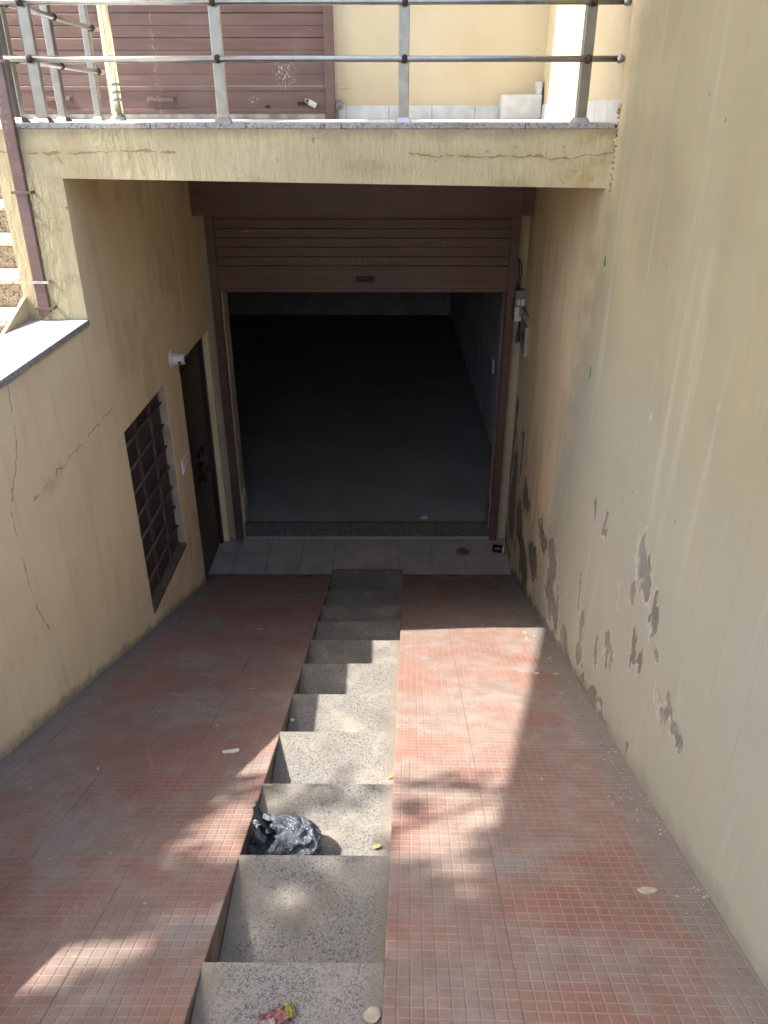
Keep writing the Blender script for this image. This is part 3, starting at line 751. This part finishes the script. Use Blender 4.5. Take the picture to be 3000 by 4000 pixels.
for z in RZ:
    b = B(); b.tube([(-1.72, RY - .032, z), (-0.7, RY - .032, z), (0.3, RY - .032, z), (1.003, RY - .032, z)], 0.0125, 14); r_ = put('rail', b, M_STEEL, rf)
    b = B(); bmesh.ops.create_uvsphere(b.bm, u_segments=14, v_segments=10, radius=.0185, matrix=Matrix.Translation((1.008, RY - .032, z)))
    for f in b.bm.faces: f.smooth = True
    put('end_cap', b, M_STEEL, r_)
    for x in PX:
        b = B(); bmesh.ops.create_icosphere(b.bm, subdivisions=2, radius=.0175, matrix=Matrix.Translation((x + .002, RY - .036, z)) @ Matrix.Diagonal((1, .75, 1, 1)))
        put('rusty_weld', b, M_RUST, r_)
rs = tag(empty('steel_railing'), 'stainless steel railing running back along the head of the side stairs', 'railing')
SX = -1.655
for y in (3.89, 4.42, 4.97): post(rs, SX, y, 0.83, .036, .048)
for z in RZ:
    b = B(); b.tube([(SX + .03, 3.86, z), (SX + .03, 4.4, z), (SX + .03, 5.06, z)], 0.0125, 14); r_ = put('rail', b, M_STEEL, rs)
    for y in (3.89, 4.42, 4.97):
        b = B(); bmesh.ops.create_icosphere(b.bm, subdivisions=2, radius=.017, matrix=Matrix.Translation((SX + .034, y, z)))
        put('rusty_weld', b, M_RUST, r_)
pp = tag(empty('steel_pole'), 'tall shiny round steel pole ending the side railing', 'pole')
put('shaft', B().tube([(SX + .055, 5.14, FLOOR), (SX + .055, 5.14, 2.38)], .034, 22), M_BRASS, pp)
put('collar', B().lathe([(.048, 0), (.048, .014), (.036, .03)], (SX + .055, 5.14, FLOOR), 'Z', 22), M_STEEL, pp)
for z in (.07, .11, .15): put('ring', B().lathe([(.0352, -.006), (.0362, -.003), (.0362, .003), (.0352, .006)], (SX + .055, 5.14, z), 'Z', 22), M_STEEL, pp)

# brown square down pipe on the column
dp = tag(empty('drain_pipe'), 'brown square drain pipe running down the column to the coping', 'pipe')
b = B(); b.hexa([(-1.702, 3.784, -0.90), (-1.646, 3.784, -0.865), (-1.646, 3.813, -0.865), (-1.702, 3.813, -0.90),
                 (-1.690, 3.784, 1.9), (-1.634, 3.784, 1.9), (-1.634, 3.813, 1.9), (-1.690, 3.813, 1.9)]); b.bevel(.005)
put('pipe', b, M_PIPE, dp)
for z in (-0.845, -0.72, -0.32, 0.2):
    mt = M_STEELDULL if z == -0.72 else M_PIPE
    c_ = box('clamp', mt, dp, -1.708, -1.634, 3.7800, 3.7835, z - .006, z + .006, .001)
    box('clamp_ear', mt, c_, -1.716, -1.7085, 3.7800, 3.8275, z - .006, z + .006, .001)
    box('clamp_ear', mt, c_, -1.6335, -1.624, 3.7800, 3.8275, z - .006, z + .006, .001)

# stairs up to the raised floor, left of the column
sr = tag(empty('side_staircase'), 'granite stairs climbing to the raised floor behind the left column', 'stairs')
for i in range(-2, 6):
    y = 4.03 + .28 * i; z = -0.954 + .16 * i
    if z > FLOOR - .05: z = FLOOR
    b = B(); b.box(-4.2, -1.783, y - .02, y + .275, z - .032, z); b.bevel(.005); put('tread', b, M_STAIR, sr)
    b = B(); b.box(-4.2, -1.783, y + .012, y + .035, z - .161, z - .0325); put('riser', b, M_RISER, sr)
b = B(); b.box(-4.2, -1.79, 3.6, 5.5, -1.7, -1.35); put('base', b, M_CEMENT, sr)
b = B(); b.hexa([(-1.783, 3.40, -1.4), (-1.768, 3.40, -1.4), (-1.768, 5.45, -1.4), (-1.783, 5.45, -1.4),
                 (-1.783, 3.40, -0.95), (-1.768, 3.40, -0.95), (-1.768, 5.45, -.21), (-1.783, 5.45, -.21)]); put('stair_string', b, M_BEAM, sr)

# ================================================================ fittings on the walls
bh = tag(empty('lamp_holder'), 'empty cream lamp holder sticking out of the left wall by the door', 'lamp holder')
put('base_plate', B().lathe([(.062, 0), (.060, .008), (.045, .016)], (WX, 5.19, -1.505), 'X', 22), M_WHITE, bh)
sk = put('socket', B().lathe([(.044, .012), (.040, .03), (.036, .075), (.034, .098)], (WX, 5.19, -1.505), 'X', 22), M_WHITE, bh)
put('rim', B().lathe([(.026, .097), (.025, .108), (.018, .110)], (WX, 5.19, -1.505), 'X', 16), M_RUST, bh)
box('marking', M_LATCH, bh, WX + .058, WX + .075, 5.1525, 5.1535, -1.530, -1.508)
sw = tag(empty('switch_plate'), 'white switch plate between window and side door', 'switch')
b = B(); b.box(WX - .002, WX + .012, 5.105, 5.235, -2.345, -2.235); b.bevel(.003); put('plate', b, M_WHITE, sw)
for y in (5.130, 5.170, 5.210):
    b = B(); b.box(WX + .0115, WX + .018, y - .014, y + .014, -2.325, -2.265); b.bevel(.003); put('rocker', b, M_WHITE, sw)

eb = tag(empty('electric_box'), 'grey fuse box with white breaker under it beside the lower shutter', 'electric box')
b = B(); b.box(1.045, 1.128, 6.300, 6.419, -1.395, -1.262); b.bevel(.006); eb1 = put('cover', b, M_GREYBOX, eb)
for x in (1.070, 1.103): 
    b = B(); b.box(x - .013, x + .013, 6.294, 6.301, -1.378, -1.330); b.bevel(.002); put('fuse_label', b, M_WHITE, eb1)
b = B(); b.box(1.050, 1.108, 6.335, 6.419, -1.515, -1.400); b.bevel(.004); put('breaker', b, M_WHITE, eb)
b = B(); b.box(1.088, 1.120, 6.320, 6.40, -1.475, -1.396); b.bevel(.006); put('junction', b, M_GREYBOX, eb)
cb = tag(empty('power_cables'), 'thin black cables looping over and under the grey fuse box', 'cable')
for k, dx in enumerate((0.0, .017)):
    put('strand', B().tube([(1.035, 6.385, -1.02), (1.050 + dx, 6.372, -1.035), (1.066 + dx, 6.365, -1.08), (1.070 + dx, 6.365, -1.15), (1.062 + dx, 6.365, -1.22), (1.060 + dx, 6.36, -1.28)], .0055, 8), M_BLACK, cb)
put('loop', B().tube([(1.105, 6.36, -1.50), (1.098, 6.37, -1.56), (1.088, 6.37, -1.62), (1.080, 6.37, -1.67), (1.090, 6.37, -1.705), (1.108, 6.37, -1.69), (1.113, 6.37, -1.65), (1.108, 6.37, -1.59), (1.104, 6.365, -1.51)], .0055, 8), M_BLACK, cb)
put('tail', B().tube([(1.100, 6.36, -1.50), (1.094, 6.365, -1.58), (1.097, 6.365, -1.66), (1.101, 6.365, -1.69)], .0055, 8), M_BLACK, cb)
put('loop', B().tube([(1.050, 6.35, -1.30), (1.032, 6.34, -1.36), (1.026, 6.34, -1.44), (1.036, 6.345, -1.49), (1.056, 6.36, -1.51)], .0055, 8), M_BLACK, cb)
pn = tag(empty('meter_panel'), 'flat grey framed panel on the right wall below the fuse box', 'panel')
def onrw(y0, y1, z0, z1, d0, d1):
    b = B(); b.hexa([(rwx(y0) - d0, y0, z0), (rwx(y0) - d1, y0, z0), (rwx(y1) - d1, y1, z0), (rwx(y1) - d0, y1, z0),
                     (rwx(y0) - d0, y0, z1), (rwx(y0) - d1, y0, z1), (rwx(y1) - d1, y1, z1), (rwx(y1) - d0, y1, z1)]); return b
put('board', onrw(5.99, 6.30, -1.70, -1.49, -.002, .020).bevel(.002), M_GREYBOX, pn)
put('front_edge', onrw(5.975, 5.989, -1.71, -1.48, -.002, .024).bevel(.002), M_STEELDULL, pn)
put('socket_face', onrw(6.08, 6.14, -1.60, -1.53, .0195, .026).bevel(.002), M_LATCH, pn)
rsw = tag(empty('room_switch'), 'small pale switch just inside the opening on the room wall', 'switch')
b = B(); b.box(1.218, 1.241, 8.60, 8.80, -2.66, -2.50); b.bevel(.004); put('plate', b, M_WHITE, rsw)
b = B(); b.box(1.205, 1.2185, 8.66, 8.74, -2.63, -2.53); b.bevel(.004); put('rocker', b, M_GREYBOX, rsw)

def scrap(name, pts, thick, mat, loc, rot, label, cat, group=None, bend=0.0):
    b = B(); lo = [b.bm.verts.new((x, y, bend * (x * x - y * y) * 20)) for x, y in pts]
    hi = [b.bm.verts.new((x * .97, y * .97, thick + bend * (x * x - y * y) * 20)) for x, y in pts]
    n = len(pts); ca = b.bm.verts.new((0, 0, thick * 1.25)); cb_ = b.bm.verts.new((0, 0, 0))
    for k in range(n):
        b.bm.faces.new((hi[k], hi[(k + 1) % n], ca)); b.bm.faces.new((lo[(k + 1) % n], lo[k], cb_))
        b.bm.faces.new((lo[k], lo[(k + 1) % n], hi[(k + 1) % n], hi[k]))
    o = put(name, b, mat); o.location = loc; o.rotation_euler = rot
    return tag(o, label, cat, group)
def irregular(n, r, asp=1.0, j=.35):
    return [(r * math.cos(2 * math.pi * k / n) * random.uniform(1 - j, 1 + j), asp * r * math.sin(2 * math.pi * k / n) * random.uniform(1 - j, 1 + j)) for k in range(n)]
YAW = math.atan(0.048)
for (y, z, w, l, lb) in ((3.64, -.605, .016, .030, 'green torn scrap stuck high on the right wall'), (3.65, -1.124, .009, .032, 'thin green torn scrap stuck low on the right wall')):
    scrap('paper_scrap', [(w, 0), (w * .5, l * .8), (-w * .3, l), (-w, .1 * l), (-w * .4, -l), (w * .7, -l * .5)], .002, M_GREEN, (rwx(y) - .001, y, z), (R(90), 0, R(-90) - YAW), lb, 'scrap')
o = scrap('paper_scrap', [(.008, 0), (.003, .012), (-.008, .004), (-.004, -.014)], .002, M_PAPER, (rwx(3.62) - .002, 3.625, -.628), (R(90), 0, R(-90) - YAW), 'white torn paper corner under the upper green scrap', 'scrap')

# ================================================================ litter
RR = (-TH, 0, 0)
def on_ramp(x, y, dz=.001): return (x, y, rz(y) + dz)
scrap('paper_scrap', [(.032, .006), (.026, .020), (-.012, .018), (-.036, .010), (-.034, -.012), (.012, -.016), (.030, -.010)], .003, M_PAPER, on_ramp(-.612, 2.266), (-TH, 0, .15), 'white folded paper scrap on the left ramp', 'scrap', bend=.1)
scrap('plaster_chip', irregular(7, .024, .8), .006, M_FLAKE, on_ramp(.727, 1.409), RR, 'large pale plaster chip on the right ramp in the foreground', 'chip')
scrap('plaster_chip', irregular(6, .018, .8), .005, M_FLAKE, on_ramp(-.803, 4.003), RR, 'yellowish chip far down the left ramp', 'chip')
scrap('dry_leaf', irregular(7, .022, .6), .003, M_DRY, on_ramp(-.66, 2.948), RR, 'brown scrap on worn tiles of the left ramp', 'leaf')
# flakes fallen from the wall
for k in range(14):
    y = random.choice((random.uniform(3.0, 4.1), random.uniform(1.5, 3.2))); x = rwx(y) - random.uniform(.03, .26)
    scrap('paint_flake', irregular(6, random.uniform(.008, .017), .6), .003, M_FLAKE if k % 2 else M_PLASTER, on_ramp(x, y), (-TH + random.uniform(-.2, .2), random.uniform(-.2, .2), random.uniform(0, 6)),
          'small paint flake lying at the foot of the peeling right wall', 'flake', 'paint flakes along the right wall')
for k in range(14):
    y = random.uniform(1.2, 4.8); x = random.choice((random.uniform(-1.4, -.5), random.uniform(.2, .75)))
    scrap('grit', irregular(5, random.uniform(.004, .009), .8), .003, M_FLAKE, on_ramp(x, y), (-TH, 0, random.uniform(0, 6)), 'tiny pale crumb of grit on the chequered tiles', 'grit', 'crumbs of grit on the ramps')
dv, df = [], []
for k in range(420):
    y = random.uniform(1.3, 5.7); side_ = random.random()
    x = rwx(y) - abs(random.gauss(0, .05)) - .004 if side_ < .75 else WX + abs(random.gauss(0, .03)) + .004
    if 0.96 < side_: x = random.choice((chl(y) - .01 - random.random() * .9, chr_(y) + .01 + random.random() * .8))
    q = Vector(on_ramp(x, y, .0)); rr = random.uniform(.002, .007); a0 = random.uniform(0, 6)
    n0 = len(dv); hgt = rr * random.uniform(.4, 1.0)
    dv += [q + Vector((rr * math.cos(a0 + t * 1.57) * random.uniform(.6, 1.3), rr * math.sin(a0 + t * 1.57), -SL * rr * math.sin(a0 + t * 1.57))) for t in range(4)] + [q + Vector((0, 0, hgt))]
    df += [(n0, n0 + 1, n0 + 4), (n0 + 1, n0 + 2, n0 + 4), (n0 + 2, n0 + 3, n0 + 4), (n0 + 3, n0, n0 + 4)]
me = bpy.data.meshes.new('wall_dust'); me.from_pydata(dv, [], df); me.materials.append(M_PLASTER); me.materials.append(M_FLAKE)
for pl_ in me.polygons: pl_.material_index = (pl_.index // 4) % 3 == 0
tag(link('plaster_grit', me), 'fine grey plaster grit gathered along the foot of the walls', 'grit', kind='stuff')
def tread_z(i): return rz(1.127 + .437 * i)
for (x, i, fy, lb) in ((-.43, 4, .6, 'white bit of paper in the corner of a shaded step'), (.02, 3, .45, 'curled brown leaf at the right end of a sunny step'),
                       (.055, 6, .5, 'tiny dry leaf against the right ramp on a sunlit step'), (-.03, 2, .4, 'dry twig of leaf on the step beside the black bag')):
    y = 1.127 + .437 * (i - 1) + .437 * fy
    scrap('paper_bit' if 'paper' in lb else 'dry_leaf', irregular(6, .014, .6), .003, M_PAPER if 'paper' in lb else M_DRY, (x, y, tread_z(i) + .002), (0, 0, random.uniform(0, 6)), lb, 'scrap' if 'paper' in lb else 'leaf', bend=.4)
scrap('paper_disc', irregular(14, .020, .9, .06), .003, M_FLAKE, (-.030, 1.015, tread_z(0) + .003), (0, 0, .3), 'round cream disc on the nearest step', 'disc')
# sweet wrapper
wr = tag(empty('sweet_wrapper'), 'crumpled pink and yellow sweet wrapper on the nearest step', 'wrapper')
def crumple(w, d, mat, loc, name):
    b = B(); n = 7
    g = [[b.bm.verts.new((-w / 2 + w * i / n, -d / 2 + d * j / n, .004 + .007 * mn.noise(Vector((i * .9 + w * 50, j * .9, 3))) + .004 * abs(i - n / 2) / n)) for j in range(n + 1)] for i in range(n + 1)]
    for i in range(n):
        for j in range(n): b.bm.faces.new((g[i][j], g[i + 1][j], g[i + 1][j + 1], g[i][j + 1]))
    bmesh.ops.solidify(b.bm, geom=b.bm.faces[:], thickness=.0012)
    o = put(name, b, mat, wr); o.location = loc; return o
M_PINK = plain('pink_foil', (0.42, 0.17, 0.17), 0.35, 0, 0.5, 0.25, 60); M_YEL = plain('yellow_foil', (0.40, 0.35, 0.10), 0.35, 0, 0.5, 0.15, 60); M_PALE = plain('pale_foil', (0.52, 0.45, 0.42), 0.3, 0, 0.5, 0.1, 60)
crumple(.062, .034, M_PINK, (0, 0, 0), 'pink_side'); crumple(.020, .034, M_YEL, (.040, .004, .001), 'yellow_end'); crumple(.034, .020, M_PALE, (-.014, -.012, .005), 'pale_side')
wr.location = (-.253, 1.005, tread_z(0) + .005); wr.rotation_euler = (0, 0, .35)

# black plastic bag
M_BAG_ = Mat('black_bag_film', 0.30, 0, 0.8)
pbg = M_BAG_.pos(); M_BAG_.color(M_BAG_.mix(M_BAG_.noise(pbg, 25, 4).step(.35, .65), (0.055, 0.065, 0.080), (0.10, 0.115, 0.135)))
cz = M_BAG_.noise(pbg, 22, 3, .5, 1.5) - 0.5; cz2 = M_BAG_.noise(pbg, 48, 3, .5, 1.5) - 0.5
M_BAG_.bump(1.0 - (cz.m('ABSOLUTE') * 9.0).min(1.0) + (1.0 - (cz2.m('ABSOLUTE') * 8.0).min(1.0)) * 0.5, 0.7, 0.005)
M_BAG = M_BAG_.mat
bag = tag(empty('plastic_bag'), 'crumpled black plastic bag lying open on a step against the left ramp', 'bag')
b = B(); bmesh.ops.create_icosphere(b.bm, subdivisions=5, radius=1.0)
mouth = Vector((-0.80, -0.28, 0.52)).normalized()
dele = [v for v in b.bm.verts if v.co.normalized().dot(mouth) > 0.80]
bmesh.ops.delete(b.bm, geom=dele, context='VERTS')
for v in b.bm.verts:
    d_ = v.co.normalized(); m_ = d_.dot(mouth)
    rdg = abs(mn.noise(d_ * 2.6 + Vector((3, 1, 7)))) * .30 + abs(mn.noise(d_ * 4.4 + Vector((9, 1, 2)))) * .16 + abs(mn.noise(d_ * 9.0)) * .02
    rad = 1.08 - rdg
    if m_ > 0.45: rad *= 1 + (m_ - .45) * (.65 + .9 * mn.noise(d_ * 4.2 + Vector((1, 5, 2))))
    p_ = d_ * rad
    v.co = Vector((p_.x * .112, p_.y * .088, max(p_.z, -.60) * .080 + .048))
for f in b.bm.faces: f.smooth = True
bmesh.ops.solidify(b.bm, geom=b.bm.faces[:], thickness=.0015)
put('sack', b, M_BAG, bag)
for (pts, w) in (([(-.085, .03, .085), (-.115, .045, .125), (-.125, .05, .150)], .020), ([(-.08, -.03, .09), (-.105, -.035, .115), (-.09, -.05, .14), (-.06, -.055, .12), (-.05, -.05, .09)], .015)):
    b = B(); prev = None
    for i, p_ in enumerate(pts):
        p_ = Vector(p_); r = [b.bm.verts.new(p_ + Vector((0, -w * (.6 + .4 * (i % 2)), .004 * (i % 2)))), b.bm.verts.new(p_ + Vector((.006, 0, -.004))), b.bm.verts.new(p_ + Vector((0, w, .003)))]
        if prev:
            for k in range(2): b.bm.faces.new((prev[k], prev[k + 1], r[k + 1], r[k]))
        prev = r
    bmesh.ops.solidify(b.bm, geom=b.bm.faces[:], thickness=.0015); put('handle', b, M_BAG, bag)
bag.location = (-.312, 1.71, tread_z(2) + .002); bag.rotation_euler = (0, 0, R(-8))

# things on the landing and in the room
dg = tag(empty('floor_drain'), 'round brassy drain grate set in the landing tiles', 'drain')
put('ring', B().lathe([(.062, 0), (.062, .004), (.050, .005), (.048, .002)], (.713, 6.15, LAND), 'Z', 24), M_DRAIN, dg)
for k in range(6):
    y = -.036 + .0145 * k; hw = math.sqrt(max(0, .047 ** 2 - y * y)); box('grate_bar', M_DRAIN, dg, .713 - hw, .713 + hw, 6.15 + y - .0035, 6.15 + y + .0035, LAND + .002, LAND + .0055)
lm = tag(empty('crushed_can'), 'small black lump with yellow end lying in the corner of the landing', 'can')
b = B(); b.lathe([(.020, -.052), (.036, -.046), (.040, -.02), (.034, .0), (.039, .02), (.036, .040), (.020, .046)], (0, 0, 0), 'X', 16)
for v in b.bm.verts: v.co += v.co.normalized() * mn.noise(v.co * 40) * .010
put('body', b, M_LATCH, lm)
put('end', B().lathe([(.030, .040), (.037, .044), (.036, .056), (.024, .060)], (0, 0, 0), 'X', 16), M_YELLOW, lm)
lm.location = (1.035, 6.14, LAND + .038); lm.rotation_euler = (0, 0, -.25)
pk = tag(empty('cigarette_packet'), 'small pale packet lying on the edge of the room floor', 'packet')
b = B(); b.box(-.042, .042, -.022, .022, 0, .02); b.bevel(.003); put('carton', b, M_PAPER, pk)
b = B(); b.box(-.0425, -.016, -.0225, .0225, -.0005, .0205); b.bevel(.002); put('flap', b, M_GREYBOX, pk)
pk.location = (.358, 6.57, RF); pk.rotation_euler = (0, 0, .05)
st = tag(empty('brick_fragment'), 'pale broken brick piece beside the left shutter guide', 'brick')
b = B(); b.box(-.045, .045, -.014, .014, 0, .018); b.bevel(.004)
for v in b.bm.verts: v.co += Vector([random.uniform(-.003, .003) for _ in range(3)])
put('piece', b, M_PLASTER, st); st.location = (-1.40, 6.30, LAND + .001); st.rotation_euler = (0, 0, .15)
bt = tag(empty('plastic_bottle'), 'small clear bottle lying on the dark room floor far inside', 'bottle')
put('body', B().lathe([(.02, -.12), (.05, -.11), (.05, .06), (.03, .10), (.018, .115), (.018, .14)], (0, 0, 0), 'X', 16), M_GREYBOX, bt)
put('cap', B().lathe([(.02, .138), (.02, .16)], (0, 0, 0), 'X', 12), M_GREYBOX, bt)
bt.scale = (.6, .6, .6)
bt.location = (1.03, 13.5, RF + .05); bt.rotation_euler = (0, 0, .2)

# ================================================================ unseen house across the street, added for ambient light and railing reflections
ob = tag(empty('added_house'), 'plain rendered house added unseen behind the viewer for ambient light and reflections', 'building')
b = B(); OYW = -15.0
hx = [-14, -10.4, -9.2, -6.4, -5.2, -2.4, -1.2, 1.6, 2.8, 5.6, 6.8, 10]
cells(b, hx, [STREET, -0.4, 1.0, 2.9], lambda x, z: not (any(a < x < c for a, c in zip(hx[1::2], hx[2::2])) and -0.4 < z < 1.0), lambda u, v, d: (u, d, v), OYW, OYW - 0.3)
put('wall', b, M_CONC, ob)
for a, c in zip(hx[1::2], hx[2::2]):
    for z in (-0.4,):
        w_ = box('window', M_PANEL, ob, a - .02, c + .02, OYW - .22, OYW - .16, z - .02, z + 1.42)
        box('sill', M_CEMENT, w_, a - .06, c + .06, OYW - .14, OYW + .06, z - .07, z - .021)
box('roof_edge', M_CEMENT, ob, -14.2, 10.2, OYW - 6, OYW + .25, 2.901, 3.05)

# ================================================================ street tree behind the viewer on the left (dapples the foreground)
M_LEAF_ = Mat('leaf_green', 0.5, 0, 0.4); lp = M_LEAF_.pos()
M_LEAF_.color(M_LEAF_.mix(M_LEAF_.noise(lp, 3, 3).step(.3, .7), (0.035, 0.075, 0.02), (0.085, 0.14, 0.035)))
tr = tag(empty('street_tree'), 'leafy street tree standing left of the viewer and shading the ramps', 'tree')
base = Vector((-5.3, -0.2, STREET)); CC = Vector((-4.75, 0.42, 4.35))
trunk = B(); trunk.tube([base, base + Vector((.05, .1, 1.2)), base + Vector((.2, .2, 2.5)), base + Vector((.35, .35, 3.8)), CC + Vector((0, 0, .6))], [.17, .14, .12, .09, .03], 12)
put('trunk', trunk, M_BARK, tr)
for k in range(9):
    a = k * 2.4; s0 = base + Vector((.2, .2, 2.5 + .22 * k)); e_ = CC + Vector((1.6 * math.cos(a), 1.3 * math.sin(a), random.uniform(-.7, 1.0)))
    put('limb', B().tube([s0, s0.lerp(e_, .5) + Vector((0, 0, .15)), e_], [.06, .035, .01], 8), M_BARK, tr)
def hit(p):                                     # where a leaf's shadow lands on the ramps
    s = SUN / -SUN.z
    k = (p.z - (-1.372 - SL * p.y)) / (1 - SL * s.y)
    return p.x + s.x * k, p.y + s.y * k
GAPS = [(-.27, 1.74, .13, .12), (-1.02, 1.10, .12, .09), (-.86, 1.12, .12, .09), (-.68, 1.17, .12, .07), (.17, 1.66, .13, .10), (.30, 1.85, .16, .10), (.22, 1.52, .10, .06), (-.52, 1.30, .05, .04), (.12, 1.62, .12, .07), (-.28, 1.43, .07, .05), (-.10, 1.20, .10, .03), (.22, 1.45, .06, .08),
        (-.5, 1.75, .10, .13), (-.1, 1.85, .2, .06), (.12, 1.95, .16, .05), (-.46, 1.55, .08, .05), (.05, 1.33, .05, .03), (-.3, 1.15, .06, .04), (.10, 1.25, .04, .04)]
crown = bmesh.new(); cnt = 0
while cnt < 11000:
    q = Vector([random.uniform(-1, 1) for _ in range(3)])
    if q.length > 1: continue
    if mn.noise(q * 2.3 + Vector((4, 2, 9))) < -.28: continue
    p_ = CC + Vector((q.x * 2.3, q.y * 1.75, q.z * 1.55))
    hx, hy = hit(p_)
    lim = 2.12 + .12 * mn.noise(Vector((hx * 5, 0, 0)))
    if hy > lim: continue
    if hy > 1.55 and random.random() > max(.05, .72 - (hy - 1.55) * .95): continue
    if hx > .02 and 1.5 < hy < 2.2 and random.random() > .70: continue
    if any(((hx - a) / c) ** 2 + ((hy - b_) / d_) ** 2 < 1 for a, b_, c, d_ in GAPS): continue
    L = random.uniform(.12, .19); w_ = L * .52
    ax = Vector([random.gauss(0, 1) for _ in range(3)]).normalized(); bx_ = ax.cross(Vector((random.gauss(0, .5), random.gauss(0, .5), 1))).normalized()
    nrm = ax.cross(bx_)
    v = [crown.verts.new(p_ + ax * L * .5), crown.verts.new(p_ + bx_ * w_ * .5 + nrm * .008), crown.verts.new(p_ - ax * L * .5), crown.verts.new(p_ - bx_ * w_ * .5 + nrm * .008)]
    crown.faces.new((v[0], v[1], v[2])); crown.faces.new((v[0], v[2], v[3])); cnt += 1
me = bpy.data.meshes.new('crown'); crown.to_mesh(me); crown.free(); me.materials.append(M_LEAF_.mat)
tag(link('crown', me, tr), kind='stuff')
